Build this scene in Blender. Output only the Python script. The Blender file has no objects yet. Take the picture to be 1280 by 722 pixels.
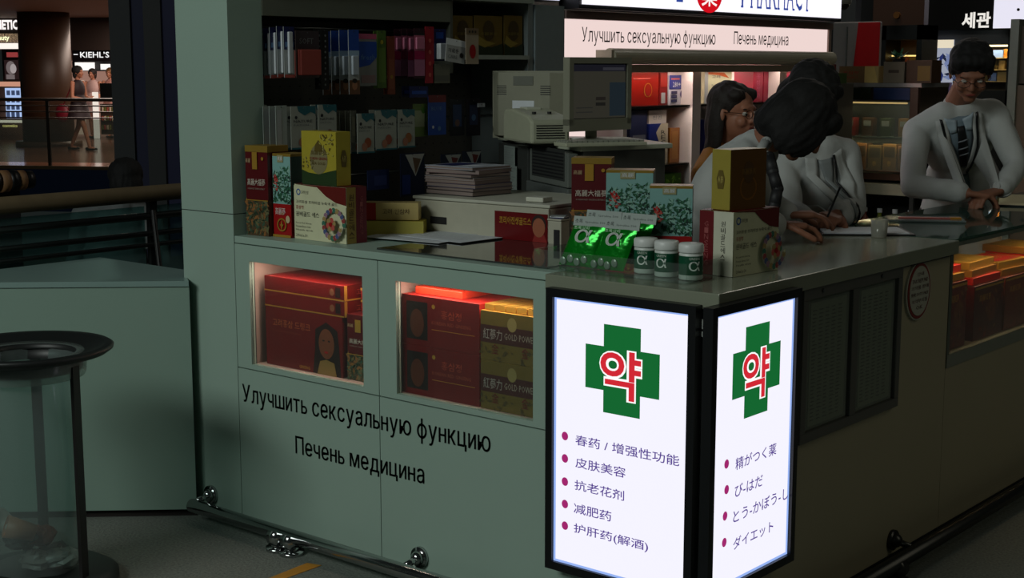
import bpy, bmesh, math, random
from mathutils import Vector as V, Matrix as MX
from mathutils.bvhtree import BVHTree
random.seed(7)
SC = bpy.context.scene
COL = SC.collection

# ------------------------------------------------------------------ camera
F, PITCH, YAW = 1790.0, math.radians(8.77), math.radians(40.05)
CAM = V((1.9635, -3.1589, 1.62))
cd = bpy.data.cameras.new('camera'); cam = bpy.data.objects.new('camera', cd); COL.objects.link(cam)
cd.lens = F / 1280 * 36; cd.sensor_width = 36; cd.clip_end = 200
cam.location = CAM; cam.rotation_euler = (math.pi / 2 - PITCH, 0, YAW)
SC.camera = cam

# ------------------------------------------------------------------ world, exposure
w = bpy.data.worlds.new('world'); SC.world = w; w.use_nodes = True
w.node_tree.nodes['Background'].inputs[0].default_value = (0.55, 0.72, 0.68, 1)
w.node_tree.nodes['Background'].inputs[1].default_value = 0.017
SC.view_settings.view_transform = 'Standard'; SC.view_settings.look = 'None'
SC.view_settings.exposure = 0.0; SC.view_settings.gamma = 1.0; SC.view_settings.use_curve_mapping = False

# ------------------------------------------------------------------ hall lights
def area(name, loc, target, sx, sy, power, col, spread=180):
    l = bpy.data.lights.new(name, 'AREA'); l.shape = 'RECTANGLE'; l.size = sx; l.size_y = sy
    l.energy = power; l.color = col; l.spread = math.radians(spread)
    o = bpy.data.objects.new(name, l); COL.objects.link(o); o.location = loc
    o.rotation_euler = (V(target) - V(loc)).to_track_quat('-Z', 'Y').to_euler()
    o['kind'] = 'helper'
    return o
area('hall_light', (-1.4, -6.5, 4.6), (-1.0, 0, 0.9), 3.5, 1.5, 182, (0.92, 1.0, 0.94))
area('hall_light', (4.2, 2.0, 4.4), (0.0, 1.8, 0.7), 2.0, 4.0, 15, (1.0, 0.94, 0.76))  # unseen; added and aimed to brighten the east counter face
area('hall_light', (-2.6, 6.4, 4.5), (-2.6, 5.6, 0), 3.0, 1.2, 34, (1.0, 0.90, 0.78))  # unseen; added to brighten the glass cabinet end of the hall

def strip(loc, sx, sy, power, col, parent):
    l = bpy.data.lights.new('strip_light', 'AREA'); l.shape = 'RECTANGLE'; l.size = sx; l.size_y = sy; l.energy = power; l.color = col
    o = bpy.data.objects.new('strip_light', l); COL.objects.link(o); o.location = loc; o['kind'] = 'helper'; o.parent = parent; return o
# ------------------------------------------------------------------ helpers
FWD = V((-math.sin(YAW) * math.cos(PITCH), math.cos(YAW) * math.cos(PITCH), -math.sin(PITCH)))
RGT = V((math.cos(YAW), math.sin(YAW), 0)); UPV = RGT.cross(FWD)
def hit(p0, n, px, py):          # the point of a real plane that shows at this spot of the photograph
    r = FWD + RGT * ((px - 640) / F) + UPV * ((361 - py) / F)
    n = V(n); t = (V(p0) - CAM).dot(n) / r.dot(n)
    return CAM + r * t
def onX(x, px, py): return hit((x, 0, 0), (1, 0, 0), px, py)
def onY(y, px, py): return hit((0, y, 0), (0, 1, 0), px, py)
def onZ(z, px, py): return hit((0, 0, z), (0, 0, 1), px, py)

def lin(c): return tuple((x / 12.92 if x <= .04045 else ((x + .055) / 1.055) ** 2.4) for x in c)
_M = {}
def mat(rgb, rough=.55, metal=0, var=.08, scale=30, bump=0, coat=0):
    key = (tuple(rgb), rough, metal, var, scale, bump, coat)
    if key in _M: return _M[key]
    m = bpy.data.materials.new('surface'); m.use_nodes = True; nt = m.node_tree
    b = nt.nodes['Principled BSDF']
    b.inputs['Roughness'].default_value = rough; b.inputs['Metallic'].default_value = metal
    if coat: b.inputs['Coat Weight'].default_value = coat
    c = lin(rgb)
    tc = nt.nodes.new('ShaderNodeTexCoord'); ns = nt.nodes.new('ShaderNodeTexNoise')
    ns.inputs['Scale'].default_value = scale; ns.inputs['Detail'].default_value = 3
    nt.links.new(tc.outputs['Object'], ns.inputs['Vector'])
    mx = nt.nodes.new('ShaderNodeMix'); mx.data_type = 'RGBA'
    mx.inputs[6].default_value = (*[x * (1 - var) for x in c], 1); mx.inputs[7].default_value = (*[min(1, x * (1 + var)) for x in c], 1)
    nt.links.new(ns.outputs['Fac'], mx.inputs[0]); nt.links.new(mx.outputs[2], b.inputs['Base Color'])
    if bump:
        bp = nt.nodes.new('ShaderNodeBump'); bp.inputs['Strength'].default_value = bump; bp.inputs['Distance'].default_value = .01
        nt.links.new(ns.outputs['Fac'], bp.inputs['Height']); nt.links.new(bp.outputs['Normal'], b.inputs['Normal'])
    _M[key] = m; return m
def glow(rgb, s=1.0):  # self-lit faces, and parts whose brightness is put into the colour
    key = ('e', tuple(rgb), s)
    if key in _M: return _M[key]
    m = bpy.data.materials.new('backlit'); m.use_nodes = True; nt = m.node_tree; nt.nodes.clear()
    e = nt.nodes.new('ShaderNodeEmission'); o = nt.nodes.new('ShaderNodeOutputMaterial')
    e.inputs[0].default_value = (*lin(rgb), 1); e.inputs[1].default_value = s
    nt.links.new(e.outputs[0], o.inputs[0]); _M[key] = m; return m
def clear(rgb=(1, 1, 1), rough=.03, mixf=.82):      # thin glass, acrylic, plastic film
    key = ('g', tuple(rgb), rough, mixf)
    if key in _M: return _M[key]
    m = bpy.data.materials.new('clear'); m.use_nodes = True; nt = m.node_tree; nt.nodes.clear()
    t = nt.nodes.new('ShaderNodeBsdfTransparent'); g = nt.nodes.new('ShaderNodeBsdfGlossy'); d = nt.nodes.new('ShaderNodeBsdfDiffuse')
    t.inputs[0].default_value = (*lin(rgb), 1); g.inputs['Roughness'].default_value = rough
    d.inputs[0].default_value = (*lin(rgb), 1)
    lw = nt.nodes.new('ShaderNodeNewGeometry'); dt = nt.nodes.new('ShaderNodeVectorMath'); dt.operation = 'DOT_PRODUCT'
    nt.links.new(lw.outputs['Normal'], dt.inputs[0]); nt.links.new(lw.outputs['Incoming'], dt.inputs[1])
    ab = nt.nodes.new('ShaderNodeMath'); ab.operation = 'ABSOLUTE'; nt.links.new(dt.outputs['Value'], ab.inputs[0])
    om = nt.nodes.new('ShaderNodeMath'); om.operation = 'SUBTRACT'; om.inputs[0].default_value = 1; nt.links.new(ab.outputs[0], om.inputs[1])
    pw = nt.nodes.new('ShaderNodeMath'); pw.operation = 'POWER'; pw.inputs[1].default_value = 5; nt.links.new(om.outputs[0], pw.inputs[0])
    fr = nt.nodes.new('ShaderNodeMath'); fr.operation = 'MULTIPLY_ADD'; fr.inputs[1].default_value = .9; fr.inputs[2].default_value = .035; nt.links.new(pw.outputs[0], fr.inputs[0])
    a = nt.nodes.new('ShaderNodeMixShader'); a.inputs[0].default_value = mixf
    nt.links.new(d.outputs[0], a.inputs[1]); nt.links.new(t.outputs[0], a.inputs[2])
    s = nt.nodes.new('ShaderNodeMixShader'); o = nt.nodes.new('ShaderNodeOutputMaterial')
    nt.links.new(fr.outputs[0], s.inputs[0]); nt.links.new(a.outputs[0], s.inputs[1]); nt.links.new(g.outputs[0], s.inputs[2])
    nt.links.new(s.outputs[0], o.inputs[0]); _M[key] = m; return m

_T = {}
def glyph(s, bold=0.0, fine=2):
    cu = bpy.data.curves.new('t', 'FONT'); cu.body = s; cu.size = 1; cu.resolution_u = fine; cu.offset = bold; cu.fill_mode = 'FRONT'
    ob = bpy.data.objects.new('t', cu); me = ob.to_mesh()
    vs = [v.co.copy() for v in me.vertices]; fs = [list(p.vertices) for p in me.polygons]
    ob.to_mesh_clear(); bpy.data.objects.remove(ob); bpy.data.curves.remove(cu)
    return vs, fs
def rects(*rs):
    vs = []; fs = []
    for a, b, c, d in rs: fs.append([len(vs) + k for k in range(4)]); vs += [V((a, b, 0)), V((c, b, 0)), V((c, d, 0)), V((a, d, 0))]
    return vs, fs
def cyr(ch):                     # letters whose outlines the font filler cannot fill are drawn from strokes
    if ch == 'н': return rects((.08, 0, .17, .53), (.42, 0, .51, .53), (.17, .235, .42, .31))
    if ch == 'и':
        vs, fs = rects((.08, 0, .165, .53), (.425, 0, .51, .53)); b = len(vs)
        return vs + [V((.165, .0, 0)), V((.165, .13, 0)), V((.425, .53, 0)), V((.425, .40, 0))], fs + [[b + 3, b + 2, b + 1, b]]
    if ch == 'ь':
        vs, fs = rects((.08, 0, .165, .53), (.165, 0, .31, .075), (.165, .245, .31, .32)); n = 12; b = len(vs)
        for r0, r1 in ((.17, .16), (.09, .085)):
            vs += [V((.31 + r0 * math.sin(math.pi * i / n), .16 - r1 * math.cos(math.pi * i / n), 0)) for i in range(n + 1)]
        return vs, fs + [[b + i, b + i + 1, b + n + 2 + i, b + n + 1 + i] for i in range(n)]
    if ch == 'ф':
        vs, fs = rects((.30, -.2, .385, .73)); n = 24; b = len(vs)
        for r0, r1 in ((.29, .28), (.205, .20)):
            vs += [V((.343 + r0 * math.cos(6.2832 * i / n), .265 + r1 * math.sin(6.2832 * i / n), 0)) for i in range(n)]
        return vs, fs + [[b + i, b + (i + 1) % n, b + n + (i + 1) % n, b + n + i] for i in range(n)]
    return glyph(ch, 0, 2)
def text_geo(s, bold=0.0, fine=2):
    key = (s, bold, fine)
    if key not in _T:
        if any('а' <= c <= 'я' for c in s):
            vs = []; fs = []; x = 0
            for ch in s:
                if ch == ' ': x += .26; continue
                gv, gf = cyr(ch); g0 = min(p.x for p in gv); g1 = max(p.x for p in gv)
                for sh in ((0,) if not bold else (-bold, bold)):
                    b = len(vs); vs += [V((p.x - g0 + x + sh, p.y, 0)) for p in gv]; fs += [[b + k for k in f] for f in gf]
                x += g1 - g0 + .115
        else: vs, fs = glyph(s, bold, fine)
        if not vs: vs = [V((0, 0, 0)), V((1, 0, 0)), V((1, 1, 0))]; fs = [[0, 1, 2]]
        x0 = min(v.x for v in vs); x1 = max(v.x for v in vs); y0 = min(v.y for v in vs); y1 = max(v.y for v in vs)
        vs = [V(((v.x - x0) / (x1 - x0 + 1e-9), (v.y - y0) / (y1 - y0 + 1e-9), 0)) for v in vs]
        _T[key] = (vs, fs, (x1 - x0) / (y1 - y0 + 1e-9))
    return _T[key]

class MB:
    def __init__(s): s.v = []; s.f = []; s.m = []; s.mats = []
    def mi(s, m):
        if m not in s.mats: s.mats.append(m)
        return s.mats.index(m)
    def add(s, vs, fs, m):
        b = len(s.v); s.v += [V(p) for p in vs]; i = s.mi(m)
        for f in fs: s.f.append([b + k for k in f]); s.m.append(i)
        return s
    def box(s, a, b, m):
        x0, x1 = sorted((a[0], b[0])); y0, y1 = sorted((a[1], b[1])); z0, z1 = sorted((a[2], b[2]))
        return s.add([(x0, y0, z0), (x1, y0, z0), (x1, y1, z0), (x0, y1, z0), (x0, y0, z1), (x1, y0, z1), (x1, y1, z1), (x0, y1, z1)],
                     [(0, 3, 2, 1), (4, 5, 6, 7), (0, 1, 5, 4), (1, 2, 6, 5), (2, 3, 7, 6), (3, 0, 4, 7)], m)
    def prism(s, pts, z0, z1, m):          # outline in x,y (counter-clockwise), raised from z0 to z1
        n = len(pts)
        return s.add([(p[0], p[1], z0) for p in pts] + [(p[0], p[1], z1) for p in pts],
                     [tuple(range(n))[::-1], tuple(range(n, 2 * n))] + [(i, (i + 1) % n, n + (i + 1) % n, n + i) for i in range(n)], m)
    def cyl(s, p0, p1, r0, m, r1=None, n=14):
        p0 = V(p0); p1 = V(p1); r1 = r0 if r1 is None else r1
        d = (p1 - p0).normalized(); a = d.orthogonal().normalized(); b = d.cross(a)
        vs = []
        for p, r in ((p0, r0), (p1, r1)):
            for k in range(n):
                t = 2 * math.pi * k / n; vs.append(p + (a * math.cos(t) + b * math.sin(t)) * r)
        return s.add(vs, [tuple(range(n))[::-1], tuple(range(n, 2 * n))] + [(i, (i + 1) % n, n + (i + 1) % n, n + i) for i in range(n)], m)
    def tube(s, pts, r, m, n=8):
        for a, b in zip(pts[:-1], pts[1:]): s.cyl(a, b, r, m, n=n)
        for p in pts[1:-1]: s.ell(p, (r, r, r), m, 8, 5)
        return s
    def lathe(s, prof, m, c=(0, 0, 0), n=32):
        vs = []; fs = []; k = len(prof); c = V(c)
        for i in range(n):
            t = 2 * math.pi * i / n
            vs += [c + V((r * math.cos(t), r * math.sin(t), z)) for r, z in prof]
        for i in range(n):
            j = (i + 1) % n
            for q in range(k - 1): fs.append((i * k + q, j * k + q, j * k + q + 1, i * k + q + 1))
        return s.add(vs, fs, m)
    def ell(s, c, r, m, nu=16, nv=10, R=None):   # ellipsoid, R = 3 axes
        c = V(c); R = R or (V((1, 0, 0)), V((0, 1, 0)), V((0, 0, 1)))
        vs = [c - R[2] * r[2]]
        for j in range(1, nv):
            ph = -math.pi / 2 + math.pi * j / nv
            for i in range(nu):
                t = 2 * math.pi * i / nu
                vs.append(c + R[0] * (r[0] * math.cos(t) * math.cos(ph)) + R[1] * (r[1] * math.sin(t) * math.cos(ph)) + R[2] * (r[2] * math.sin(ph)))
        vs.append(c + R[2] * r[2]); top = len(vs) - 1; fs = []
        for i in range(nu):
            fs.append((0, 1 + (i + 1) % nu, 1 + i)); a = 1 + (nv - 2) * nu; fs.append((top, a + i, a + (i + 1) % nu))
        for j in range(nv - 2):
            for i in range(nu):
                a = 1 + j * nu
                fs.append((a + i, a + (i + 1) % nu, a + nu + (i + 1) % nu, a + nu + i))
        return s.add(vs, fs, m)
    def cap(s, p0, p1, r0, r1, m):             # tapered limb with round ends
        s.cyl(p0, p1, r0, m, r1, 14); s.ell(p0, (r0,) * 3, m, 14, 9); s.ell(p1, (r1,) * 3, m, 14, 9); return s
    def text(s, body, m, o, u, v, h, w=None, bold=0.0, center=False, fine=2):
        vs, fs, asp = text_geo(body, bold, fine); o = V(o); u = V(u).normalized(); v = V(v).normalized(); w = w or h * asp
        if center: o = o - u * (w / 2) - v * (h / 2)
        return s.add([o + u * (p.x * w) + v * (p.y * h) for p in vs], fs, m)
    def build(s, name, parent=None, loc=(0, 0, 0), rz=0, bevel=0, smooth=False, rot=None):
        me = bpy.data.meshes.new(name); me.from_pydata([tuple(p) for p in s.v], [], s.f)
        for m in s.mats: me.materials.append(m)
        if s.m: me.polygons.foreach_set('material_index', s.m)
        if smooth: me.polygons.foreach_set('use_smooth', [True] * len(me.polygons))
        me.update()
        o = bpy.data.objects.new(name, me); COL.objects.link(o); o.parent = parent; o.location = loc
        o.rotation_euler = rot if rot else (0, 0, rz)
        if bevel:
            b = o.modifiers.new('b', 'BEVEL'); b.width = bevel; b.segments = 2; b.limit_method = 'ANGLE'
        if smooth == 'auto':
            pass
        return o
def tag(o, label, cat, group=None, kind=None):
    if label: o['label'] = label
    if cat: o['category'] = cat
    if group: o['group'] = group
    if kind: o['kind'] = kind
    return o
def thing(name, label, cat, loc=(0, 0, 0), rz=0, group=None):
    o = bpy.data.objects.new(name, None); COL.objects.link(o); o.location = loc; o.rotation_euler = (0, 0, rz); o.empty_display_size = .05
    return tag(o, label, cat, group)
def struct(o): o['kind'] = 'structure'; return o
def bx(a, b, m): return MB().box(a, b, m)
def copy_tree(o, parent=None):
    c = o.copy(); COL.objects.link(c); c.parent = parent
    for ch in o.children: copy_tree(ch, c)
    return c

# face frames of a box of width w (x), depth d (y), height h (z), base centre at the origin
def frame(face, w, d, h, e=.0006):
    return {'S': (V((-w / 2, -d / 2 - e, 0)), V((1, 0, 0)), V((0, 0, 1)), V((0, -1, 0)), w, h),
            'E': (V((w / 2 + e, -d / 2, 0)), V((0, 1, 0)), V((0, 0, 1)), V((1, 0, 0)), d, h),
            'N': (V((w / 2, d / 2 + e, 0)), V((-1, 0, 0)), V((0, 0, 1)), V((0, 1, 0)), w, h),
            'W': (V((-w / 2 - e, d / 2, 0)), V((0, -1, 0)), V((0, 0, 1)), V((-1, 0, 0)), d, h),
            'T': (V((-w / 2, -d / 2, h + e)), V((1, 0, 0)), V((0, 1, 0)), V((0, 0, 1)), w, d)}[face]
def printing(p, items, fr):
    o, u, v, n, W, H = fr; k = 0
    for it in items:
        k += 1; q = o + n * (.0004 * k); t = it[0]
        P = lambda a, b: q + u * (a * W) + v * (b * H)
        if t == 'r': p.add([P(it[1], it[2]), P(it[3], it[2]), P(it[3], it[4]), P(it[1], it[4])], [(0, 1, 2, 3)], it[5])
        elif t == 'p': p.add([P(a, b) for a, b in it[1]], [tuple(range(len(it[1])))], it[2])
        elif t == 'd':            # disc  u v radius(m) mat [stretch]
            st = it[5] if len(it) > 5 else 1
            p.add([P(it[1], it[2]) + u * (it[3] * math.cos(a)) + v * (it[3] * st * math.sin(a)) for a in [i * math.pi / 12 for i in range(24)]], [tuple(range(24))], it[4])
        elif t == 'o':            # ring  u v r0 r1 mat
            a = [i * math.pi / 12 for i in range(24)]; c = P(it[1], it[2])
            vs = [c + (u * math.cos(x) + v * math.sin(x)) * it[3] for x in a] + [c + (u * math.cos(x) + v * math.sin(x)) * it[4] for x in a]
            p.add(vs, [(i, (i + 1) % 24, 24 + (i + 1) % 24, 24 + i) for i in range(24)], it[5])
        elif t == 't':            # text  str u v w h mat
            p.text(it[1], it[6], P(it[2], it[3]), u, v, it[5] * H, it[4] * W, bold=it[7] if len(it) > 7 else 0, fine=1)
        elif t == 'vt':           # text running down the face, one sign under the other
            n_ = len(it[1])
            for i, chh in enumerate(it[1]):
                if chh != ' ': p.text(chh, it[6], P(it[2], it[3] + it[5] * (1 - (i + 1) / n_)), u, v, it[5] * H / n_ * .85, it[4] * W, fine=1)
        elif t == 'leaf':         # painted foliage  u0 v0 u1 v1 n size mats
            rnd = random.Random(it[5] * 13 + 5)
            for i in range(it[5]):
                a = rnd.uniform(it[1], it[3]); b = rnd.uniform(it[2], it[4]); c = P(a, b) + n * (.00003 * (i % 9)); ang = rnd.uniform(0, 6.28); r = it[6] * rnd.uniform(.5, 1.2)
                d1 = (u * math.cos(ang) + v * math.sin(ang)) * r; d2 = (u * -math.sin(ang) + v * math.cos(ang)) * r * .4
                p.add([c - d1, c - d2, c + d1, c + d2], [(0, 1, 2, 3)], it[7][i % len(it[7])])
def carton(label, cat, dims, loc, rz, body, faces, group=None, name='carton', lid=None):
    w_, d_, h_ = dims
    t = thing(name, label, cat, loc, rz, group)
    bx((-w_ / 2, -d_ / 2, 0), (w_ / 2, d_ / 2, h_), body).build('box_body', t, bevel=.0012)
    if lid:
        bx((-w_ / 2 - .0008, -d_ / 2 - .0008, h_ * lid[0]), (w_ / 2 + .0008, d_ / 2 + .0008, h_ + .0006), lid[1]).build('lid', t, bevel=.001)
    p = MB()
    for fc, items in faces.items(): printing(p, items, frame(fc, w_, d_, h_, .0011))
    if p.v: p.build('printed_panel', t)
    return t

# common colours
WHITE = mat((.80, .82, .80), .45, var=.03); CREAM = mat((.72, .70, .58), .5, var=.04); GREYP = mat((.45, .47, .47), .5)
BLACK = mat((.05, .05, .055), .4); DARK = mat((.11, .11, .12), .5); INK = mat((.07, .09, .12), .5)
RED = mat((.62, .06, .07), .4); MAROON = mat((.33, .05, .07), .35); GOLD = mat((.62, .50, .20), .35, .35); YEL = mat((.72, .66, .22), .35, .2)
GOLDT = mat((.80, .62, .25), .3, .5); TEAL = mat((.36, .58, .56), .5); DGREEN = mat((.10, .27, .16), .5); GREEN = mat((.05, .55, .16), .3, .2)
NAVY = mat((.06, .10, .32), .4); BLUE = mat((.12, .28, .62), .4); PINK = mat((.72, .32, .45), .4); MAG = mat((.62, .08, .30), .4); SALMON = mat((.75, .34, .30), .4)
PAPER = mat((.82, .84, .86), .7); CHROME = mat((.75, .76, .76), .14, 1, var=.02); STEEL = mat((.50, .51, .51), .3, 1); BEIGE = mat((.66, .66, .58), .55, var=.03)
PANEL = mat((.60, .69, .64), .42, var=.03, scale=4); PANELW = mat((.66, .63, .52), .45, var=.04, scale=4); SKIN = mat((.66, .44, .34), .55, var=.05); SKIND = mat((.55, .36, .27), .6)
HAIR = mat((.025, .022, .022), .8, bump=.2, scale=90); HAIRB = mat((.12, .085, .065), .7, bump=.25, scale=80)
COAT = mat((.70, .71, .70), .8, var=.05, scale=12, bump=.25); ORANGE = mat((.75, .35, .10), .4); BROWN = mat((.28, .17, .10), .5)
LEAFS = [mat((.12, .32, .22), .5), mat((.20, .42, .30), .5), mat((.55, .72, .66), .5), mat((.08, .20, .16), .5)]
RU1, RU2 = 'Улучшить сексуальную функцию', 'Печень медицина'

# ================================================================== STRUCTURE
def floor_mat():
    m = mat((.42, .445, .42), .85, var=.75, scale=110, bump=.5); return m
struct(bx((-9, -7, -.05), (9, 11, 0), floor_mat()).build('floor'))
tp = MB(); q = [onZ(.002, *p) for p in ((331, 724), (384, 703), (402, 706), (352, 724))]
tp.add([*q, *[p - V((0, 0, .0015)) for p in q]], [(0, 1, 2, 3), (7, 6, 5, 4), (0, 4, 5, 1), (1, 5, 6, 2), (2, 6, 7, 3), (3, 7, 4, 0)], mat((.72, .50, .12), .6))
tag(tp.build('floor_tape'), 'strip of orange-yellow tape stuck on the dark carpet in front of the chrome rail', 'tape')

# the tall pale end wall of the kiosk, left of the counter
wl = bx((-2.24, 0, 0), (-1.953, .15, 1.118), PANEL).build('wall_left'); struct(wl)
up_ = bx((-2.24, 0, 1.121), (-1.953, .15, 2.7), PANEL).build('panel', wl)
bx((-2.238, .003, 1.11), (-1.955, .147, 1.13), DARK).build('joint', wl)
# back wall of the kiosk
wb = struct(bx((-2.36, .15, 0), (-2.30, 4.95, 2.7), mat((.34, .36, .34), .6)).build('wall_back'))
# kiosk floor plinth and hall walls far behind
struct(bx((-9.5, 10.7, 0), (-4.2, 10.9, 4.5), mat((.10, .10, .11), .8)).build('wall_far'))

# ------------------------------------------------------------------ counter, south side (left in the photograph)
CZ = 1.045
ct = thing('sales_counter', 'long pale green-grey shop counter with two lit display windows and lettering on its front', 'counter', (0, 0, 0))
xs = -1.95; xm = -1.247; T = .02
def panel_with_hole(x0, x1, z0, z1, hx0, hx1, hz0, hz1):
    p = MB()
    for a, b in (((x0, 0, z0), (hx0, T, z1)), ((hx1, 0, z0), (x1, T, z1)), ((hx0, 0, z0), (hx1, T, hz0)), ((hx0, 0, hz1), (hx1, T, z1))): p.box(a, b, PANEL)
    p.build('front_panel', ct)
panel_with_hole(xs, xm - .0015, .583, 1.018, -1.875, -1.318, .60, .962)
panel_with_hole(xm + .0015, -.0, .583, 1.018, -1.168, -.612, .60, .962)
bx((xs, 0, .035), (xm - .0015, T, .579), PANEL).build('front_panel', ct)
bx((xm + .0015, 0, .035), (0, T, .579), PANEL).build('front_panel', ct)
p = MB()
for a, b in (((xs, T, .05), (-.03, T + .006, .598)), ((xs, T, .964), (-.03, T + .006, 1.015)), ((-1.316, T, .598), (-1.17, T + .006, .964)), ((xs, T, .598), (-1.878, T + .006, .964)), ((-.61, T, .598), (-.03, T + .006, .964))): p.box(a, b, DARK)
p.build('joint_backing', ct)
bx((xs, .012, 0), (-.03, .03, .035), DARK).build('plinth', ct)
bx((xs, 0, 1.021), (-.546, .60, CZ), PANEL).build('worktop', ct, bevel=.002)
for hx0, hx1 in ((-1.875, -1.318), (-1.168, -.612)):      # lit display niches
    p = MB(); a, b = hx0 - .02, hx1 + .02; inn = mat((.66, .58, .54), .5)
    p.box((a, T + .006, .585), (b, .45, .597), inn).box((a, T + .006, .975), (b, .45, .985), inn).box((a, .44, .597), (b, .45, .975), inn)
    p.box((a - .008, T + .006, .585), (a, .45, .985), inn).box((b, T + .006, .585), (b + .008, .45, .985), inn)
    p.build('display_niche', ct)
    bx((hx0, .009, .60), (hx1, .013, .962), clear((.98, 1, .99), .02, .99)).build('window_pane', ct)
    bx((hx0 + .02, .035, .966), (hx1 - .02, .055, .974), glow((1, .72, .62), 5)).build('lamp_tube', ct)
    strip(((hx0 + hx1) / 2, .045, .963), hx1 - hx0 - .04, .03, 1.1, (1, .72, .62), ct)
# lettering on the front
TXT = mat((.05, .07, .06), .5)
MB().text(RU1, TXT, (-1.93, -.0015, .443), (1, 0, 0.015), (0, 0, 1), .082, 1.155, bold=.008).build('lettering', ct)
MB().text(RU2, TXT, (-1.656, -.0015, .308), (1, 0, 0.012), (0, 0, 1), .075, .605, bold=.008).build('lettering', ct)
# inner carcass so that it reads as a solid cabinet from the side
bx((xs, .46, .1), (-.62, .58, 1.02), PANELW).build('carcass', ct)

# ------------------------------------------------------------------ counter, east side (right in the photograph)
ce = thing('sales_counter', 'dark cream corner counter running away to the right, with a thick cream top slab', 'counter', (0, 0, 0))
bx((-.02, .021, .035), (0, 1.49, .998), PANELW).build('front_panel', ce)
bx((-.03, .03, 0), (-.012, 1.49, .035), DARK).build('plinth', ce)
bx((-.60, .60, .10), (-.58, 1.49, .998), PANELW).build('back_panel', ce)
bx((-.60, 1.47, .10), (-.02, 1.49, .998), PANELW).build('end_panel', ce)
sl = MB(); SLM = mat((.52, .54, .47), .16, var=.05, scale=9)
sl.prism([(-.545, .0), (-.545, -.03), (.03, -.03), (.03, 1.49), (-.60, 1.49), (-.60, .602), (-.543, .602)], 1.0, CZ, SLM)
sl.build('top_slab', ce, bevel=.003)
bx((-.545, -.012, .992), (.012, 1.485, .9995), DARK).build('shadow_gap', ce)
p = MB()                                             # the rounded corner post with clear clamp between the light boxes
p.cyl((.002, -.022, .05), (.002, -.022, .985), .018, mat((.35, .36, .34), .4), n=16); p.build('corner_post', ce, smooth=True)
p = MB().cyl((.0, -.02, .93), (.0, -.02, .975), .024, clear((.85, .87, .85), .1, .5), n=20).cyl((.0, -.02, .945), (.0, -.02, .951), .026, STEEL, n=20)
p.build('corner_clamp', ce, smooth=False)
bx((-1.30, .05, CZ + .0005), (-.60, .55, CZ + .0055), mat((.20, .21, .20), .06, var=.1, coat=.5)).build('glass_sheet', None)
tag(bpy.data.objects['glass_sheet'], 'dark glass sheet lying on the left counter top in front of the white drawer unit', 'glass sheet')

# glass display counter further along
cg = thing('glass_display_counter', 'glass-topped display counter with a lit window full of red boxes, right of the oval sign', 'counter', (0, 0, 0))
y0, y1 = 1.492, 4.4
bx((-.02, y0, .035), (0, y1, .60), PANELW).build('base_panel', cg)
bx((-.022, y0, .0), (-.004, y1, .035), DARK).build('plinth', cg)
bx((-.018, y0, .60), (.004, y1, .645), mat((.50, .52, .47), .3)).build('sill', cg)
bx((-.50, y0, .1), (-.48, y1, .62), PANELW).build('back_panel', cg)
bx((-.50, y0, .62), (-.005, y1, .64), mat((.4, .36, .3), .4)).build('display_shelf', cg)
bx((-.006, y0 + .02, .645), (0, y1, 1.02), clear((.98, 1, .99), .02, .99)).build('front_pane', cg)
bx((-.52, y0, 1.036), (.012, y1, 1.046), clear((.45, .60, .55), .03, .78)).build('glass_top', cg)
bx((-.022, y0, .62), (.002, y0 + .022, 1.034), mat((.34, .36, .32), .3)).build('post', cg)
bx((-.022, y0, 1.02), (.010, y1, 1.034), mat((.42, .45, .40), .3)).build('edge_rail', cg)
bx((-.50, y0 + .03, 1.005), (-.48, y1, 1.03), mat((.42, .45, .40), .3)).build('lamp_holder', cg)
bx((-.04, y0 + .05, 1.014), (-.03, y1 - .1, 1.022), glow((1, .75, .5), 2)).build('lamp_tube', cg)
strip((-.055, 2.9, 1.012), .03, 2.7, 3.4, (1, .66, .40), cg)

# ------------------------------------------------------------------ low cabinet by the balcony, left
pc = thing('low_cabinet', 'low pale green-grey cabinet with an angled front, left of the tall end wall', 'cabinet', (0, 0, 0))
A = onZ(0, 236, 646); B = onZ(0, 110, 648); dr = (B - A).normalized(); A = A - dr * .03; Bf = A + dr * 2.2
ap = onZ(.87, 125, 322)
LOWZ = .872
kx = (ap.x + .005 - A.x) / dr.x; Bf = A + dr * kx
out = [(A.x, A.y), (-2.255, .02), (-2.27, .125), (ap.x, ap.y), (ap.x + .004, ap.y - .3), (Bf.x, Bf.y)]
MB().prism([*out], .03, LOWZ - .022, mat((.52, .62, .57), .5, var=.03, scale=3)).build('cabinet_body', pc)
nrm = V((-dr.y, dr.x, 0));  nrm = nrm if nrm.y < 0 else -nrm
MB().prism([(x, y) if i not in (0, 5) else (x + nrm.x * .006, y + nrm.y * .006) for i, (x, y) in enumerate(out)], LOWZ - .020, LOWZ, mat((.52, .62, .60), .25, var=.03)).build('worktop', pc)
MB().prism([(x, y) if i not in (0, 5) else (x - nrm.x * .02, y - nrm.y * .02) for i, (x, y) in enumerate(out)], 0, .03, mat((.10, .07, .06), .8)).build('plinth', pc)

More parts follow.
